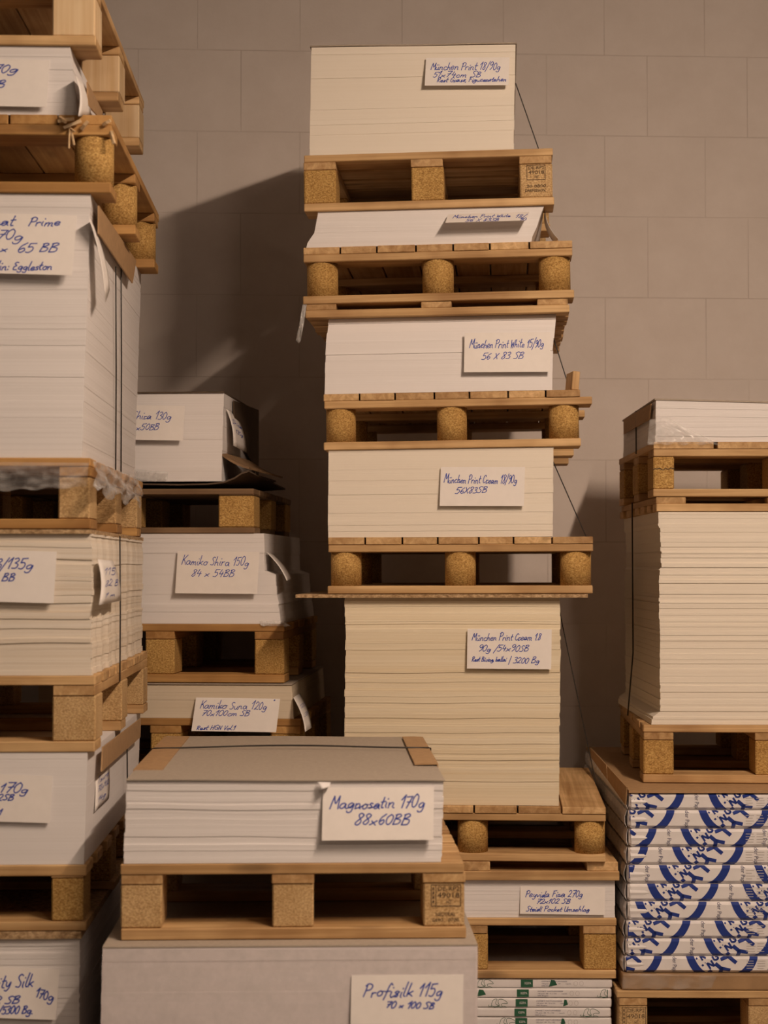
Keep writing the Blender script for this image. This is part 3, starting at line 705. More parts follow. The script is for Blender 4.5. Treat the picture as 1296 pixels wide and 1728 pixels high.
u = lr(188, 260); p2 = pallet(Lf, u - WL, u, l2, l1, 1.0, 'round-block pallet with splintered front corner in the left stack', 'D', 'chip', 'round', seed=22, bw=.078, nd=7, wood='honey')
lpile(l3, l2, 'tall white paper pile in the left stack, under the splintered pallet', 152, 330, 137, 768, M['white'], seed=23, gaps=.12, v0=.008, L=.97, slab=(.006, .02), jit=.0006, wave=.0006)
u = lr(151, 840); pallet(Lf, u - WL, u, l4, l3, 1.0, 'square-block pallet with torn film in the middle of the left stack', 'N', 'chip_pale', seed=24, bw=.062, wood='honey')
slab_sheet(Lf, u - WL, lr(153, 897), l4b, at(l4, 0) - at(l4b, 0) - .001, -.003, 1.02, 'chipboard sheet on the wavy cream pile of the left stack', M['chip_sheet'], 'chipboard_sheet', 'board')
lpile(l5, l4b, 'wavy cream paper pile with ruffled side in the left stack', 153, 905, 151, 1135, M['cream_wavy'], seed=25, gaps=.85, v0=.006, L=1.02, slab=(.006, .02), jit=.002, wave=.0022, rag=.004)
u = lr(161, 1200); pallet(Lf, u - WL, u, l6, l5, 1.03, 'square-block pallet under the wavy cream pile of the left stack', 'N', 'chip_pale', seed=26, bw=.085, nd=9)
lpile(l7, l6, 'smooth white paper pile with brown edge guard, low in the left stack', 147, 1275, 141, 1455, M['white_flat'], seed=27, gaps=.15, v0=.004, L=1.0, slab=(.02, .06), jit=.0003)
u = lr(147, 1500); pallet(Lf, u - WL, u, l8, l7, 1.0, 'lowest visible pallet of the left stack', 'N', 'chip', seed=28, bw=.062, blk_in=.008, fr=(.17, .03, .14))
slab_sheet(Lf, u - WL, lr(137, 1578), l8b, at(l8, 0) - at(l8b, 0) - .001, -.002, 1.0, 'chipboard sheet on the lowest white pile of the left stack', M['chip_sheet'], 'chipboard_sheet', 'board')
zf = (0.142, 0)
lpile(zf, l8b, 'lowest white paper pile of the left stack, lined sheet edges', 134, 1588, 132, 1720, M['white'], seed=29, gaps=.7, v0=.006, L=1.0, slab=(.005, .014), jit=.001)
pallet(Lf, u - WL, u, (0, 0), zf, 1.0, 'pallet on the floor under the left stack', 'N', 'chip', seed=30)

# ================================================================== FRONT STACK
F = Stack(490, 3.38, 0.033)
f0 = F.level((214, 1318), (749, 1319)); f1 = F.level((495, 1456.5)); f2 = F.level((492, 1585.5))
pile(F, f1, f0, .85, 'white paper pile with grey cover on the front stack', [(0, ux(F, 208, 1453)), (1, ux(F, 214, 1320))], [(0, ux(F, 745, 1456)), (1, ux(F, 749, 1320))], M['white'], v0=.004, seed=40, gaps=.12, slab=(.005, .016), jit=.0010, wave=.0013)
slab_sheet(F, ux(F, 213, 1318), ux(F, 751, 1318), f0, .0022, 0.0, .86, 'grey cover board tied down on the front pile', M['greyboard'], sag=.001)
pallet(F, ux(F, 203, 1520), ux(F, 784, 1520), f2, f1, .88, 'pallet with printed stamp in the front stack', 'N', 'chip_pale', seed=41, bw=.078, nd=7, gap=.0012, fr=(.14, .13, .15),
       stamp=dict(w=.0285, b0=.46, xo=.004, low=(('NEUTRAL', -.016, .022, .24), ('0690', -.022, -.002, .11), ('0700', .008, .028, .11))))
zM3 = (F.uz(490, 1595.5, -.05)[1], 0.0)
f2l = at(f2, 0)
pile(F, (0.142, 0), (f2l - .004, f2[1]), .98, 'film-wrapped white paper pile at the bottom of the front stack', [(0, ux(F, 163, 1900, -.05)), (1, ux(F, 173, 1595, -.05))], [(0, ux(F, 805, 1900, -.05)), (1, ux(F, 806, 1597, -.05))], M['wrapped'], v0=-.05, seed=42, gaps=.1, slab=(.01, .03), jit=.0004)
slab_sheet(F, ux(F, 173, 1595, -.05), ux(F, 806, 1595, -.05), (f2l - .0035, f2[1]), .0028, -.051, .985, 'grey board under the front stamped pallet', M['greyboard'])
pallet(F, ux(F, 180, 1595), ux(F, 800, 1595), (0, 0), (0.1415, 0), .95, 'pallet on the floor under the film-wrapped front pile', 'N', 'chip', seed=43)

# ================================================================== STACK BEHIND, LEFT OF CENTRE
K = Stack(400, 4.58, -0.070)
k0 = lv(K, 377, 663); k1 = lv(K, 375, 812); k1b = lv(K, 400, 824); k2 = lv(K, 420, 900); k3 = lv(K, 470, 1053); k4 = lv(K, 470, 1153); k4b = lv(K, 480, 1156); k5 = lv(K, 490, 1213); k6 = lv(K, 500, 1312)
ku = lambda px, py: ux(K, px, py)
pile(K, k1, k0, .62, 'white paper pile on top of the dark old pallet, behind the left stack', [(0, ku(373, 812) - .54)] * 1 + [(1, ku(373, 812) - .54)], [(0, ku(373, 812)), (1, ku(377, 665))], M['white_flat'], v0=.006, seed=50, gaps=.5, slab=(.012, .04))
slab_sheet(K, ku(373, 812) - .545, ku(378, 663), k0, .004, .002, .63, 'dark board covering the white pile on the old pallet', M['darkboard'])
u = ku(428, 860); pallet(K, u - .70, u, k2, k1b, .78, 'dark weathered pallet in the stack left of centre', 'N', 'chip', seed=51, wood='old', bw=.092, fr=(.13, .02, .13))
u = ku(446, 930); u2 = ku(465, 1000); u3 = ku(473, 1050)
pile(K, k3, k2, .78, 'white paper pile with stepped right edge, under the dark old pallet', [(0, u - .60), (1, u - .60)], [(0, u3), (.22, ku(470, 1020)), (.26, ku(466, 1014)), (.552, u2), (.556, u), (1, u - .002)], M['white_flat'], v0=.006, seed=52, gaps=.55, slab=(.008, .03), jit=.0012)
u = ku(479, 1100); pallet(K, u - .645, u, k4, k3, .78, 'honey-coloured pallet with chipboard blocks, left of the tall cream pile', 'N', 'chip', seed=53, wood='honey', bw=.076)
slab_sheet(K, ku(493, 1156) - .66, ku(493, 1156), k4b, .003, 0, .78, 'thin grey board on the beige 70 x 100 pile', M['greyboard'])
pile(K, k5, k4b, .77, 'low beige paper pile behind the front grey cover', [(0, ku(492, 1156) - .66), (1, ku(492, 1156) - .66)], [(0, ku(495, 1212)), (1, ku(492, 1158))], M['beige'], v0=.004, seed=54, gaps=.4)
u = ku(507, 1225); pallet(K, u - .70, u, k6, k5, .79, 'pallet half hidden behind the front grey cover', 'N', 'chip', seed=55, wood='honey')
zk = (0.142, 0)
pile(K, zk, k6, .78, 'paper pile hidden behind the front stack', [(0, u - .69), (1, u - .69)], [(0, u - .01), (1, u - .01)], M['white'], seed=56, v0=.01)
pallet(K, u - .70, u, (0, 0), zk, .79, 'floor pallet of the stack left of centre', 'N', 'chip', seed=57)

# ================================================================== RIGHT STACK
R = Stack(1150, 4.46, -0.012); WR = .64
r0 = R.level((1108, 675), (1296, 680)); r1 = R.level((1150, 745.5)); r2 = R.level((1150, 838.5)); r3 = R.level((1150, 863.5)); r4 = R.level((1090, 1223)); r5 = R.level((1085, 1321))
ru = lambda px, py, v=0.0: ux(R, px, py, v)
a = ru(1106, 744); pile(R, r1, r0, .66, 'low white paper pile on top of the right stack', [(0, a), (1, ru(1108, 677))], [(0, a + .60), (1, a + .60)], M['white'], v0=.006, seed=60, gaps=.5, jit=.0012, wave=.0012)
slab_sheet(R, ru(1107, 675) - .003, a + .605, r0, .004, .003, .67, 'brown-grey board covering the top pile of the right stack', M['greyboard'])
a = ru(1103, 790); p = pallet(R, a, a + WR, r2, r1, .72, 'square-block pallet with cracked block near the top of the right stack', 'D', 'chip', seed=61, bw=.052, nd=4, gap=.010, blk_in=.0)
a = ru(1106, 855); lid(R, a, a + WR, r3, r2, .72, 'slatted wooden board on the tall cream pile of the right stack', seed=62, n=7)
T = lambda y: (1223 - y) / (1223 - 863)
prof = [(0, 1100, 1221), (T(1207), 1102, 1207), (T(1206), 1114, 1206), (T(1070), 1115, 1070), (T(1060), 1113, 1060), (T(962), 1113, 962), (T(961), 1117, 961), (T(910), 1115, 910), (T(886), 1113, 886), (T(884), 1111, 884), (1, 1111, 865)]
a = ru(1111, 900); pile(R, r4, r3, .70, 'tall cream paper pile with uneven left edge in the right stack', [(t, ru(px, py)) for t, px, py in prof], [(0, a + .62), (1, a + .62)], M['cream'] if False else M['ivory'], v0=.005, seed=63, gaps=.3, slab=(.004, .014), jit=.0016)
a = ru(1086, 1270); pallet(R, a, a + .63, r5, r4, .78, 'square-block pallet standing on the blue and white reams', 'N', 'chip', seed=64, bw=.075, dyaw=-.045, pivot=-1, nd=7)
# the ream block stands further forward
VR = -.14
def rz(px, py): return R.uz(px, py, VR)[1]
zt5 = at(r5, ru(1086, 1321)) - .0008
zrt = rz(1062, 1333)
rb = [1333, 1366.5, 1398, 1429, 1459.5, 1491, 1521, 1553, 1583, 1613, 1641]
x_left = [1062, 1061, 1062, 1061, 1060, 1060, 1060, 1058, 1057, 1055]
cen = [977, 919, 812, 762, 682, 612, 540, 443, 378, 273]
shift = zt5 - .006 - zrt
a = ux(R, 1063, 1333, VR)
slab_sheet(R, a - .003, a + .72, (zt5 - .0065, 0), .006, VR - .002, 1.03, 'brown cardboard cover on the blue and white reams', M['brownboard'], 'cover_board', 'board')
def clip(poly, lo, hi):
    for sgn, lim in ((1, lo), (-1, -hi)):
        out = []
        for i in range(len(poly)):
            p, q = poly[i], poly[(i + 1) % len(poly)]; dp, dq = sgn * p[1] - lim, sgn * q[1] - lim
            if dp >= 0: out.append(p)
            if (dp >= 0) != (dq >= 0):
                t = dp / (dp - dq); out.append((p[0] + (q[0] - p[0]) * t, p[1] + (q[1] - p[1]) * t))
        poly = out
        if len(poly) < 3: return []
    return poly
def clipx(poly, lo, hi):
    return [(a, b) for b, a in clip([(b, a) for a, b in poly], lo, hi)]
def letter(ch):
    def bar(x0, y0, x1, y1, w):
        d = Vector((x1 - x0, y1 - y0)).normalized(); n = Vector((-d.y, d.x)) * w / 2
        return [(x0 + n.x, y0 + n.y), (x1 + n.x, y1 + n.y), (x1 - n.x, y1 - n.y), (x0 - n.x, y0 - n.y)]
    w = .29
    return {'Y': [bar(.5, 0, .5, .48, w), bar(.5, .42, .12, 1, w), bar(.5, .42, .88, 1, w)],
            'N': [bar(.15, 0, .15, 1, w), bar(.85, 0, .85, 1, w), bar(.18, .94, .82, .06, w)],
            'G': [bar(.85, .80, .5, .93, w), bar(.55, .93, .2, .75, w), bar(.18, .8, .18, .2, w), bar(.2, .25, .55, .07, w), bar(.5, .07, .88, .15, w), bar(.85, .05, .85, .5, w), bar(.55, .46, .9, .46, w * .8)],
            'R': [bar(.15, 0, .15, 1, w), bar(.1, .9, .65, .9, w), bar(.7, .95, .7, .5, w), bar(.15, .5, .7, .5, w), bar(.4, .5, .8, 0, w)],
            '.': [[(.05, .18), (.23, 0), (.41, .18), (.23, .36)]]}[ch]
def blue_ream(x0, zb, zt, cx, k):
    rnd = random.Random(90 + k); W, D, h = .70, 1.02, zt - zb - .0006
    root = empty('paper_ream', R.w(x0, VR + rnd.uniform(-.002, .002), zb)); root.rotation_euler = (0, 0, R.theta)
    bm = bmesh.new(); A, Cc = .16, .0075                       # rounded fold along both long edges of the front
    prof2 = [(Cc, 0), (0, A * h), (0, (1 - A) * h), (Cc, h)]
    ringL = [(-.0 , y, z) for y, z in prof2]
    def bulk(x): return [Vector((x, y, z)) for y, z in prof2] + [Vector((x, D - Cc, h)), Vector((x, D, (1 - A) * h)), Vector((x, D, A * h)), Vector((x, D - Cc, 0))]
    secs = []
    for x, ins in ((0.0, .006), (.006, 0), (W - .006, 0), (W, .006)):
        s = bulk(x); zc = h / 2
        secs.append([bm.verts.new((v.x, v.y + (ins if v.y < D / 2 else -ins), zc + (v.z - zc) * (1 - ins / h * 1.2))) for v in s])
    for P_, Q in zip(secs, secs[1:]):
        for i in range(8): bm.faces.new((P_[i], P_[(i + 1) % 8], Q[(i + 1) % 8], Q[i]))
    bm.faces.new(secs[0]); bm.faces.new(secs[-1])
    obj('wrapper', bm, M['wrap_white'], root)
    def fm(x, z, off=.0004):
        t = z / h
        y = Cc * (1 - t / A) if t < A else Cc * (t - (1 - A)) / A if t > 1 - A else 0
        return (x, y - off, z)
    def put(bm, poly, lo=.008):
        poly = clipx(poly, lo, W - .008)
        if not poly: return
        for b0, b1 in ((0.0005, A * h), (A * h, (1 - A) * h), ((1 - A) * h, h - .0005)):
            q = clip(poly, b0, b1)
            if len(q) > 2:
                try: bm.faces.new([bm.verts.new(fm(*p)) for p in q])
                except ValueError: pass
    bm = bmesh.new(); per = .2305
    Ro, Ri = .0890, .0705; yc = h + .0203
    c0 = cx; zc_ = 3700.0
    def bar(x0, y0, x1, y1, w):
        d = Vector((x1 - x0, y1 - y0)).normalized(); n = Vector((-d.y, d.x)) * w / 2
        return [(x0 + n.x, y0 + n.y), (x1 + n.x, y1 + n.y), (x1 - n.x, y1 - n.y), (x0 - n.x, y0 - n.y)]
    # strokes of the slogan's letters, measured from the ring's centre and from the top of the ream
    SL = [bar(-62, 62, -2, 112, 34), bar(-10, 104, 72, 122, 32), bar(-6, 100, -16, 170, 36),
          bar(-14, 28, 62, -2, 28), bar(52, -4, 126, 56, 34), [(-129, 134), (-105, 112), (-81, 134), (-105, 158)],
          [(-186, 78), (-173, 66), (-160, 78), (-173, 90)], [(-238, 20), (-227, 10), (-216, 20), (-227, 30)]]
    for n in range(-2, 4):
        c = c0 + n * per
        for s in range(72):
            a0, a1 = 2 * math.pi * s / 72, 2 * math.pi * (s + 1) / 72
            put(bm, [(c + Ri * math.cos(a0), yc + Ri * math.sin(a0)), (c + Ro * math.cos(a0), yc + Ro * math.sin(a0)), (c + Ro * math.cos(a1), yc + Ro * math.sin(a1)), (c + Ri * math.cos(a1), yc + Ri * math.sin(a1))], .002)
        for quad in SL: put(bm, [(c + a_ / zc_, h - b_ / zc_) for a_, b_ in quad], .002)
        ang = math.radians(33)
        for ch, ox, oy, sc in (('N', -102, 72, 62), ('G', -62, 8, 58), ('R', -172, 2, 54), ('.', -150, 42, 34)):
            for quad in letter(ch):
                pts = []
                for px_, py_ in quad:
                    lx, ly = (px_ - .5) * sc, (py_ - .5) * sc
                    pts.append((c + (ox + lx * math.cos(ang) - ly * math.sin(ang)) / zc_, h - (oy - lx * math.sin(ang) - ly * math.cos(ang)) / zc_))
                put(bm, pts, .002)
    obj('ring_print', bm, M['print_blue'], root)
    bm = bmesh.new()
    for n in range(-2, 4):
        xx = c0 + (n - .5) * per - .004
        if .02 < xx < W - .02:
            put_text(bm, 'der Papi', 0, h * .95, 0, .0105, lambda a, b: fm(xx + b, h - .0008 - a * .98, .0005))
    obj('printed_lettering', bm, M['print_dark'], root)
    bm = bmesh.new(); lx = .284 - (x0 - ux(R, 1060, 1500, VR))
    for r_ in range(4):
        for q in range(5):
            w_ = .014 + .008 * rnd.random(); rect2(bm, lx + q * .026, lx + q * .026 + w_, h * (.26 + .15 * r_), h * (.26 + .15 * r_) + .0016, lambda a, b: fm(a, b, .0006))
    obj('printed_small_type', bm, M['print_grey'], root)
    # gathered folds of the wrapper along the ream's left end
    n_ = 84; yy = [.012 + (D - .03) * q / n_ for q in range(n_ + 1)]
    gg = [[Vector((-.0012 - ins * (.0015 + .0055 * abs(math.sin(math.pi * y / .062 + k))), y, h * t)) for y in yy] for t, ins in ((.04, .35), (.25, 1), (.6, 1.05), (.96, .35))]
    obj('gathered_fold', sheet_bm(gg, .0006), M['wrap_white'], root)
    # triangular paper fold at the left end of the wrapper
    g = [[Vector(fm(.004, h * .06, .0012)), Vector(fm(.008, h * .05, .0012))], [Vector(fm(.004, h * .5, .0018)), Vector(fm(.042 + .01 * rnd.random(), h * .50, .0014))], [Vector(fm(.004, h * .95, .0012)), Vector(fm(.010, h * .96, .0012))]]
    obj('end_fold', sheet_bm(g, .0005), M['wrap_white'], root)
    return root
ords = ['topmost', 'second', 'third', 'fourth', 'fifth', 'sixth', 'seventh', 'eighth', 'ninth', 'lowest']
for k in range(10):
    x0 = ux(R, x_left[k], (rb[k] + rb[k + 1]) / 2, VR)
    pxm = ux(R, 1162, 1500, VR) - ux(R, 1062, 1500, VR)
    cx = (980 + cen[k] / 3.54 - x_left[k]) * pxm / 100
    za, zb_ = rz(1062, rb[k + 1]), rz(1062, rb[k])
    if k == 0: zb_ = zt5 - .0075
    tag(blue_ream(x0, za, zb_ - .0003, cx, k), 'white ream with blue ring print, %s of the ten under the right stack\'s pallet' % ords[k], 'ream', 'white reams with blue ring print')
zt7 = rz(1045, 1669); zb10 = rz(1062, 1641)
xt = ux(R, 1049, 1655, VR)
tr = obj('cardboard_tray', box_bm(0, .74, 0, 1.04, 0, zb10 - zt7 - .002, .004, 2), M['kraft']); tr.location = R.w(xt, VR - .012, zt7 + .0006); tr.rotation_euler = (0, 0, R.theta)
tag(tr, 'brown film-wrapped cardboard base under the blue and white reams', 'cardboard tray')
sc = rz(1041, 1669)
a = ux(R, 1040, 1700, VR); H7 = .138
pallet(R, a, a + .70, (zt7 - H7, 0), (zt7, 0), 1.04, 'stamped pallet at the bottom right under the reams', 'N', 'chip_pale', seed=65, v0=VR - .016, bw=.068, nd=7, blk_in=.005,
       stamp=dict(ix=0, w=.0285, b0=.40, xo=0.002))
pallet(R, a, a + .70, (0, 0), (zt7 - H7, 0), 1.04, 'floor pallet under the right stack', 'N', 'chip', seed=66, v0=VR - .016)

# ================================================================== HANDWRITTEN CARDS
card(C, (719, 98), (860, 97), (717, 147), [('M\u00fcnchen Print 18/90g', 727, 845, 119, 13), ('51x74cm SB', 730, 812, 132, 10), ('Rest Grass, Figurenstehen', 737, 855, 141, 8, -2)], 'card reading 51x74cm on the topmost pile of the central stack', tilt=9, seed=1)
card(C, (757, 362), (893, 358), (752, 381), [('M\u00fcnchen Print White', 764, 862, 371, 6.5, -2), ('18/', 868, 888, 371, 8), ('90g', 876, 893, 377, 6), ('56 X 83SB', 785, 842, 379, 6, -1)], 'foreshortened card jutting from the low slanting pile', tilt=52, seed=2, stroke=.0016)
card(C, (784, 562), (929, 561), (783, 629), [('M\u00fcnchen Print White 15/90g', 792, 918, 588, 14, -2), ('56 X 83 SB', 812, 884, 607, 11, -1)], 'card reading 56 X 83 and 15/90g on the white pile', tilt=5, seed=3)
card(C, (744, 788), (886, 788), (742, 854), [('M\u00fcnchen Print Cream 18/90g', 749, 873, 815, 14, 1), ('56X83SB', 767, 822, 833, 10, -1)], 'card reading 56X83 and 18/90g on the ivory pile halfway down', tilt=3, seed=4)
card(C, (789, 1061), (931, 1062), (788, 1128), [('M\u00fcnchen Print Cream 1.8', 796, 913, 1081, 12, -1), ('90g /54x90SB', 806, 892, 1099, 11), ('Rest B\u00fcsing, hallai', 796, 855, 1116, 8), ('| 3200 Bg', 858, 911, 1119, 10)], 'card reading 54x90 and 3200 on the tall cream pile', tilt=2, seed=5)
card(C2, (878, 1495), (1021, 1497), (877, 1541), [('Peyvida Fina 270g', 886, 984, 1513, 11), ('72x102 SB', 904, 962, 1524, 8), ('Steidl Pocket Umschlag', 887, 995, 1537, 8)], 'card reading 270g on the bottom pile of the central stack', v=-.006, tilt=5, seed=6)
card(K, (231, 684), (312, 685), (229, 743), [('Shira 130g', 222, 291, 708, 13), ('x50BB', 230, 270, 726, 11)], 'half hidden card reading 130g on the pile above the dark pallet', tilt=7, seed=7)
card(K, (300, 930), (438, 931), (297, 1001), [('Kamiko Shira 150g', 306, 421, 953, 15, 2), ('84 x 54BB', 323, 397, 973, 12)], 'card reading 150g on the stepped white pile', tilt=6, seed=8)
card(K, (331, 1177), (473, 1179), (326, 1232), [('Kamiko Suna 120g', 338, 452, 1195, 13, 2), ('70x100cm SB', 341, 423, 1207, 9), ('Rest HGN Vol.1', 334, 400, 1230, 7), ('*', 458, 465, 1187, 9)], 'card reading 120g leaning low behind the front grey cover', tilt=16, seed=9)
card(F, (545, 1329), (732, 1328), (543, 1416), [('Magnosatin 170g', 556, 718, 1364, 21, -2), ('88x60BB', 596, 692, 1390, 18)], 'large card reading 88x60 on the front pile', v=.004, tilt=9, seed=10, stroke=.0024)
card(F, (593, 1645), (782, 1644), (591, 1750), [('Profisilk 115g', 612, 748, 1681, 21), ('70 x 100 SB', 650, 732, 1699, 11, 2)], 'card reading 115g on the film-wrapped front pile', v=-.05, tilt=4, seed=11, stroke=.0024)
card(Lf, (-100, 98), (84, 102), (-104, 180), [('270g', -30, 33, 124, 14), ('SB', -16, 10, 150, 13)], 'card cut off by the picture edge, on the second pile of the left stack', v=.008, tilt=7, seed=12, stroke=.0023)
card(Lf, (-90, 358), (130, 364), (-96, 462), [('mat', -14, 26, 382, 18), ('Prime', 48, 104, 382, 16), ('170g', -14, 42, 404, 18, 4), ('x', 2, 17, 427, 12), ('65 BB', 29, 100, 428, 16), ('lin: Eggleston', -4, 92, 459, 15)], 'largest card of the left stack, reading 65 BB', v=.008, tilt=10, seed=13, stroke=.0023)
card(Lf, (-90, 926), (96, 931), (-94, 1013), [('B/135g', -10, 58, 960, 17), ('BB', 3, 26, 981, 12)], 'card reading 135g on the wavy cream pile', v=.006, tilt=6, seed=14, stroke=.0023)
card(Lf, (-100, 1304), (89, 1309), (-104, 1383), [('170g', -2, 50, 1336, 16, 2), ('2SB', -6, 24, 1350, 10), ('1', -2, 4, 1374, 10)], 'card cut off by the picture edge, on the smooth white pile with the edge guard', v=.004, tilt=4, seed=15, stroke=.0023)
card(Lf, (-100, 1628), (101, 1635), (-106, 1712), [('nity Silk', -16, 58, 1667, 22, -4), ('170g', 60, 92, 1681, 17, 8), ('2 SB', -10, 34, 1692, 12), ('/5300 Bg.', -2, 58, 1709, 13)], 'card reading 5300 at the lower left corner of the picture', v=.006, tilt=5, seed=16, stroke=.0025)

# cards and sheets on the sides of the piles
def side_card(S, u, TL, TR, BL, BR, label, out=.004, outb=.012, name='paper_card', lines=(), material='card', sgn=1, seed=0, bulge=.006):
    P = []
    for (px, py), o in zip((TL, TR, BL, BR), (out, out, outb, outb)):
        v, z = S.side(px, py, u + sgn * o); P.append(S.w(u + sgn * o, v, z))
    g = bilin(*P, 6, 4, lambda a, b: S.e * sgn * bulge * math.sin(math.pi * b))
    o = sheet_obj(name, g, .0007, M[material], label, 'card', 'handwritten paper cards')
    if lines:
        bm = bmesh.new()
        nn = S.e * sgn
        for i, (txt, a0, a1, b, cap) in enumerate(lines):
            pls, w = strokes(txt, seed + i)
            Wm = (P[1] - P[0]).length; Hm = (P[2] - P[0]).length
            for pl in pls:
                mm = [((a0 + p[0] / w * (a1 - a0)) * Wm, -(b - p[1] * cap) * Hm) for p in pl]
                def mf(x, y):
                    a, bb = min(max(x / Wm, .01), .99), min(max(-y / Hm, .01), .99)
                    return (P[0] * (1 - a) + P[1] * a) * (1 - bb) + (P[2] * (1 - a) + P[3] * a) * bb + nn * (bulge * math.sin(math.pi * bb) + .001)
                ribbon(bm, mm, .0016, mf)
        obj('handwriting', bm, M['ink'], o)
    return o
side_card(Lf, lr(150, 450), (150, 366), (160, 385), (178, 510), (185, 490), 'blank pointed card hanging on the side of the tall white left pile', .003, .028)
side_card(Lf, lr(129, 160), (128, 128), (142, 142), (132, 196), (152, 196), 'blank card on the side of the second pile in the left stack', .002, .012)
side_card(Lf, lr(155, 980), (165, 944), (190, 946), (167, 1021), (203, 1014), 'narrow written card on the ruffled side of the wavy cream pile', .006, .016, lines=(('115', .15, .85, .34, .16), ('82 B', .15, .85, .60, .14), ('1 m', .15, .7, .86, .10)), seed=3)
side_card(Lf, lr(143, 1350), (161, 1308), (184, 1290), (160, 1370), (184, 1347), 'flat written card on the side of the smooth white left pile', .002, .004, lines=(('Tauro', .1, .9, .28, .16), ('72x102', .1, .9, .52, .14), ('14g', .1, .7, .80, .14)), seed=5, bulge=.0012)
side_card(K, ku(376, 740), (382, 690), (402, 706), (394, 752), (416, 764), 'small written card on the shaded side of the pile above the dark pallet', .003, .02, lines=(('Shira', .1, .9, .35, .14), ('130g', .2, .8, .6, .12)), seed=7)
side_card(K, ku(447, 950), (450, 932), (462, 936), (484, 980), (492, 976), 'blank card curling from the side of the stepped white pile', .001, .06)
side_card(K, ku(494, 1190), (495, 1177), (506, 1170), (515, 1235), (526, 1228), 'narrow written card hanging beside the low beige pile', .002, .05, lines=(('120', .1, .9, .35, .1), ('SB', .2, .8, .6, .1)), seed=9)

# ================================================================== STRAPS, EDGE GUARDS, FILM, SCRAPS
def cstrap(ztop, uA, uB, zdeck, uD, v, label, uDl=None):
    zt = ztop
    strap(C, [(uB - .25, v, at(zt, uB) + .0016), (uB + .001, v, at(zt, uB) + .0014), (uB + .0035, v, at(zt, uB) - .004), (uD, v, zdeck + .002), (uD + .002, v, zdeck - .016)], label)
def yz(S, px, py): return S.uz(px, py)
cstrap((at(I0, 0) + .003, I0[1]), 0, ux(C, 870, 90), at(I1, ux(C, 933, 249)), ux(C, 933, 249), .36, 'thin strap from the topmost ivory pile down to its pallet')
cstrap(I5, 0, ux(C, 938, 540), at(I6, ux(C, 980, 657)), ux(C, 980, 657), .40, 'thin strap on the right side of the white pile under the slatted board')
cstrap(I7, 0, ux(C, 934, 760), at(I8, ux(C, 1001, 905)), ux(C, 1001, 905), .34, 'thin strap from the ivory pile halfway down to its pallet')
cstrap(I10, 0, ux(C, 946, 1015), at(I11, ux(C, 1022, 1361)), ux(C, 1022, 1361), .45, 'thin strap beside the tall cream pile')
# left stack straps down the visible sides
def lstrap(px, pyt, pyb, uR_t, uR_b, label):
    vt, zt = Lf.side(px, pyt, uR_t); vb, zb = Lf.side(px, pyb, uR_b)
    strap(Lf, [(uR_t + .003, vt, zt), ((uR_t + uR_b) / 2 + .004, (vt + vb) / 2, (zt + zb) / 2), (uR_b + .003, vb, zb)], label, .0017)
lstrap(202, 405, 812, lr(153, 340), lr(137, 772), 'dark strap down the side of the tall white left pile')
lstrap(193, 450, 795, lr(153, 340), lr(137, 772), 'paler strand beside the dark strap on the tall white left pile')
lstrap(200, 905, 1150, lr(158, 905), lr(160, 1140), 'strap down the ruffled side of the wavy cream pile')
lstrap(212, 1230, 1400, lr(153, 1270), lr(146, 1455), 'strap down the side of the smooth white left pile')
vt, zt_ = R.side(1077, 700, ru(1106, 744)); strap(R, [(ru(1106, 744) - .006, vt, at(r0, 0) + .003), (ru(1106, 744) - .006, vt, at(r1, 0) - .01)], 'strap on the shaded side of the low white pile, right stack', .002)
vt, zt_ = R.side(1072, 1000, ru(1106, 1000)); strap(R, [(ru(1103, 1000) - .003, vt, at(r2, 0)), (ru(1103, 1000) - .001, vt + .01, at(r4, 0) + .16), (ru(1096, 1200) - .006, vt, at(r4, 0) - .01)], 'strap down the shaded side of the tall cream pile, right stack', .002)

# front pile: guards folded over both side edges, strap across
zc = at(f0, 0) + .0022
def guard_top(S, z, u_edge, sgn, v0, v1, wtop, wside, label, mat_='brownboard', th=.003, gap=.002, flare=.0):
    n = 8; g = []
    for i in range(n + 1):
        v = v0 + (v1 - v0) * i / n
        g.append([S.w(u_edge - sgn * wtop, v, z + .003), S.w(u_edge - sgn * wtop * .4, v, z + .0035), S.w(u_edge + sgn * gap, v, z + .003), S.w(u_edge + sgn * (gap + flare * .5), v, z - wside * .5), S.w(u_edge + sgn * (gap + flare), v, z - wside)])
    return sheet_obj('edge_guard', g, th, M[mat_], label, 'edge guard', 'folded cardboard edge guards', smooth=False)
ul, vl0 = F.top(222, 1302, zc); _, vl1 = F.top(263, 1243, zc)
guard_top(F, zc, ux(F, 213, 1318), -1, vl0, min(vl1, .83), .055, .05, 'brown edge guard folded over the left edge of the front pile')
_, vr0 = F.top(741, 1292, zc); _, vr1 = F.top(712, 1246, zc)
guard_top(F, zc, ux(F, 750, 1318), 1, vr0, min(vr1, .83), .045, .05, 'brown edge guard folded over the right edge of the front pile')
vm = F.top(480, 1266, zc)[1]
pts = [(ux(F, 213, 1318) - .006, vm, zc - .12), (ux(F, 213, 1318) - .006, vm, zc + .004)]
for i in range(13):
    q = i / 12; uu = ux(F, 213, 1318) + (ux(F, 750, 1318) - ux(F, 213, 1318)) * q
    pts.append((uu, vm + .012 * math.sin(q * 5 - .4), zc + .0055 + .004 * math.sin(math.pi * q) ** 2))
pts += [(ux(F, 750, 1318) + .006, vm, zc + .004), (ux(F, 750, 1318) + .006, vm, zc - .12)]
strap(F, pts, 'strap across the grey cover of the front pile', .0019)
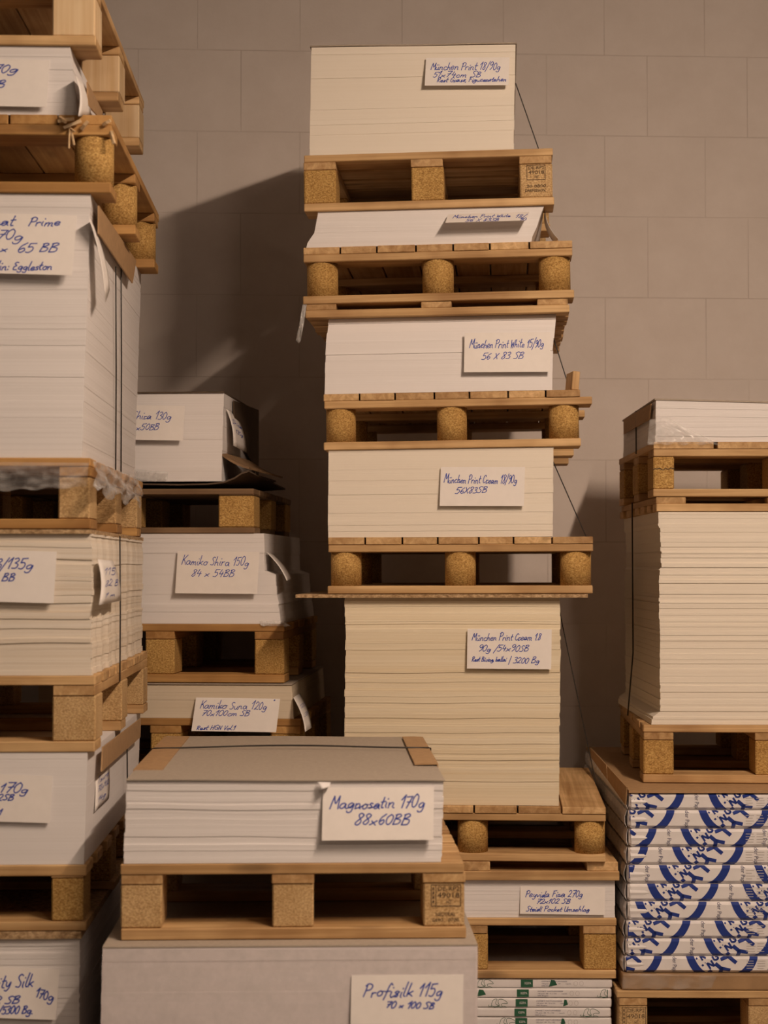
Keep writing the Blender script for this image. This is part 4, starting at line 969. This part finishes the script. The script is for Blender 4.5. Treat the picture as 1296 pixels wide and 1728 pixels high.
# loose corner of wrapping paper at the card on the front pile
g = bilin(F.w(*(lambda t: (t[0], -.004, t[1]))(F.uz(535, 1319)), ), F.w(*(lambda t: (t[0], -.004, t[1]))(F.uz(558, 1320))), F.w(*(lambda t: (t[0], -.016, t[1]))(F.uz(543, 1330))), F.w(*(lambda t: (t[0], -.010, t[1]))(F.uz(556, 1326))), 4, 4)
sheet_obj('paper_scrap', g, .0007, M['white_flat'], 'small crumpled corner of paper above the large 88x60 card', 'paper scrap')

def side_guard(S, u, TL, TR, BL, BR, label, out=.01, topw=.05, mat_='brownboard', sgn=1, th=.003, topo=True):
    P = []
    for (px, py) in (TL, TR, BL, BR):
        v, z = S.side(px, py, u + sgn * out); P.append(S.w(u + sgn * out, v, z))
    rows = []
    n = 6
    for i in range(n + 1):
        a = i / n; t = P[0] * (1 - a) + P[1] * a; b = P[2] * (1 - a) + P[3] * a
        r = [t - S.e * sgn * (topw + out), t] if topo else [t]
        r += [t * .5 + b * .5, b]; rows.append(r)
    return sheet_obj('edge_guard', rows, th, M[mat_], label, 'edge guard', 'folded cardboard edge guards', smooth=False)
side_guard(Lf, lr(152, 400), (166, 347), (229, 440), (166, 394), (223, 478), 'brown edge guard on the side of the tall white left pile', .012, topo=False)
side_guard(Lf, lr(130, 170), (147, 138), (172, 188), (148, 178), (171, 203), 'small brown edge guard on the side of the second left pile', .012, topo=False)
side_guard(Lf, lr(147, 1275), (173, 1261), (237, 1212), (171, 1302), (236, 1244), 'wide brown edge guard on the smooth white left pile', .014, topo=False)
side_guard(R, ru(1107, 680), (1099, 681), (1053, 708), (1096, 708), (1053, 733), 'dark edge guard on the shaded side of the right stack\'s top pile', .008, topo=False, sgn=-1, mat_='brownboard')
aR = ux(R, 1063, 1333, VR)
side_guard(R, aR - .002, (1058, 1328), (1025, 1292), (1056, 1358), (1026, 1316), 'nearer brown edge guard over the blue and white reams', .012, sgn=-1, topo=False)
side_guard(R, aR - .002, (1024, 1291), (997, 1262), (1025, 1315), (998, 1278), 'farther brown edge guard over the blue and white reams', .012, sgn=-1, topo=False)
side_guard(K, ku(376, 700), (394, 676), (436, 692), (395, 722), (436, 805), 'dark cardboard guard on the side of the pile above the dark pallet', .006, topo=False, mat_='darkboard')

# torn dark cardboard between the pile and the dark pallet
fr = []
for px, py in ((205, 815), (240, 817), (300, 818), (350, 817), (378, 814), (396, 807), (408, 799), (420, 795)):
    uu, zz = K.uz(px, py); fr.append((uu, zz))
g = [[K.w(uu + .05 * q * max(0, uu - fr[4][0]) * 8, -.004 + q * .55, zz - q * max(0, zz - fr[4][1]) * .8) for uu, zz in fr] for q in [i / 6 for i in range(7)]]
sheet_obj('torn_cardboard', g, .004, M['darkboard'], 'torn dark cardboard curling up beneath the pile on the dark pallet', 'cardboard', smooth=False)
def kp(px, py, v): uu, zz = K.uz(px, py, v); return K.w(uu, v, zz)
g = bilin(kp(369, 763, .01), kp(420, 790, .01), kp(420, 778, .30), kp(477, 806, .30), 5, 8, lambda a, b: Vector((0, 0, -.006 * math.sin(math.pi * a))))
sheet_obj('cardboard_flap', g, .005, M['oldX'], 'bent brown cardboard flap sticking out beside the pile above the dark pallet', 'cardboard', smooth=False)
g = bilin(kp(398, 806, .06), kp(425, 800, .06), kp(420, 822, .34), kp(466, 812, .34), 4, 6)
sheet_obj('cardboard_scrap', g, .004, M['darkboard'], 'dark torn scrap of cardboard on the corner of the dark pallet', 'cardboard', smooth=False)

# splinters on the broken pallet corner in the left stack
rnd = random.Random(5)
inv = p2.matrix_world.inverted()
for i, (a0, b0, a1, b1) in enumerate([(98, 204, 125, 200), (108, 215, 136, 203), (118, 214, 116, 250), (119, 216, 125, 244), (138, 218, 148, 204), (118, 216, 126, 222), (100, 198, 112, 206), (174, 210, 186, 203), (187, 222, 192, 242)]):
    ua, za = Lf.uz(a0, b0, -.006); ub, zb_ = Lf.uz(a1, b1, -.012 - .004 * rnd.random())
    bm = tube_bm([[inv @ Lf.w(ua, -.004, za), inv @ Lf.w((ua + ub) / 2, -.010, (za + zb_) / 2), inv @ Lf.w(ub, -.012, zb_)]], .0042 if i not in (2, 3, 5) else .0022, 4)
    obj('splinter', bm, M['paleX'], p2)

# wooden offcut standing on a pallet
uo, zo = C.uz(971, 655); 
oc = obj('wood_offcut', box_bm(-.009, .009, 0, .07, 0, .046, .0015), M['pineZ']); oc.location = C.w(uo + .0, .015, at(I6, uo) + .0006); oc.rotation_euler = (0, math.radians(5), C.theta + .2)
tag(oc, 'short wooden offcut standing at the right end of a round-block pallet', 'wood offcut')

def film(S, TL, TR, BL, BR, v, amp, label, seed, material='film', r=14, c=22, dv=0.0):
    rnd = random.Random(seed); ph = [rnd.uniform(0, 6) for _ in range(6)]
    P = []
    for (px, py), dd in zip((TL, TR, BL, BR), (0, 0, dv, dv)):
        uu, zz = S.uz(px, py, v); P.append(S.w(uu, v + dd, zz))
    def f(a, b):
        n = math.sin(a * 19 + ph[0] + b * 6) + math.sin(a * 37 + ph[1] - b * 15) * .6 + math.sin(b * 23 + ph[2] + a * 9) * .7 + rnd.uniform(-.5, .5)
        return -S.d * (amp * (1.4 + n)) * (0.25 + 0.75 * b) + Vector((0, 0, amp * .8 * math.sin(a * 27 + ph[3]) * b))
    return sheet_obj('plastic_film', bilin(*P, r, c, f), .0003, M[material], label, 'plastic film', 'scraps of clear plastic film')
film(Lf, (-60, 779), (150, 781), (-60, 831), (146, 822), -.004, .003, 'torn clear film hanging over the front of the left stack\'s middle pallet', 1)
# crumpled film along the side edge of the same pallet
vA, zA = Lf.side(140, 775, lr(152, 775)); 
us = lr(151, 800) + .004
def sp(px, py, o=.0): v, z = Lf.side(px, py, us + o); return Lf.w(us + o, v, z)
rnd2 = random.Random(9)
g = bilin(sp(152, 778), sp(232, 808), sp(158, 828, .012), sp(232, 852, .012), 12, 20, lambda a, b: Lf.e * (.004 * (1.5 + math.sin(a * 31 + b * 5) + math.sin(a * 13 - b * 11) + rnd2.uniform(-.6, .6))) + Vector((0, 0, .010 * math.sin(a * 17) * b)))
sheet_obj('plastic_film', g, .0003, M['film_milky'], 'crumpled milky film along the side edge of the left stack\'s middle pallet', 'plastic film', 'scraps of clear plastic film')
film(R, (1096, 708), (1125, 705), (1092, 750), (1215, 750), -.004, .003, 'crumpled clear film at the lower corner of the right stack\'s top pile', 3)
film(C, (511, 514), (518, 514), (500, 577), (508, 577), -.006, .004, 'wisp of clear film hanging from the left end of the slatted board', 4, 'film_milky', 14, 5)
film(K, (225, 792), (284, 797), (225, 812), (282, 812), .0, .002, 'grey strip of film at the foot of the pile above the dark pallet', 5, 'film_milky', 6, 12)
film(K, (438, 1048), (476, 1047), (440, 1056), (492, 1057), -.002, .002, 'scrap of grey film at the foot of the stepped white pile', 6, 'film_milky', 5, 10)
film(R, (1052, 1642), (1210, 1646), (1050, 1668), (1200, 1668), VR - .014, .002, 'shiny clear film around the brown base under the reams', 7, 'film_thin', 6, 22)
film(F, (176, 1601), (803, 1603), (172, 1735), (802, 1735), -.0512, .0007, 'taut clear film wrapped round the lowest pile of the front stack', 8, 'film_thin', 16, 60)

# sheet curling out at the right side of the low slanting pile
g = []
for q in range(7):
    t = q / 6; row = []
    for px, py in ((921 + 3 * t, 350 + 2 * t),): pass
    for b_ in range(5):
        uu, zz = C.uz(920 + 22 * t ** 2.2, 352 + 51 * t, .06); row.append(C.w(uu, .06 + .10 * b_ / 4, zz))
    g.append(row)
sheet_obj('paper_scrap', g, .0008, M['white_flat'], 'loose sheet curling out at the right side of the low slanting pile', 'paper scrap')

# crack across the front corner block of the right stack's upper pallet
blk = [c for c in p.children if c.name.split('.')[0] == 'block'][0]
vx = [v.co for v in blk.data.vertices]; xa, xb = min(v.x for v in vx), max(v.x for v in vx); ya = min(v.y for v in vx); zm = min(v.z for v in vx) * .38 + max(v.z for v in vx) * .62
rc = random.Random(3); bm = bmesh.new()
ribbon(bm, [(xa + (xb - xa) * q / 12, zm + rc.uniform(-.003, .003)) for q in range(13)], .0024, lambda a, b: (a, ya - .0006, b))
obj('crack', bm, M['stamp'], blk)
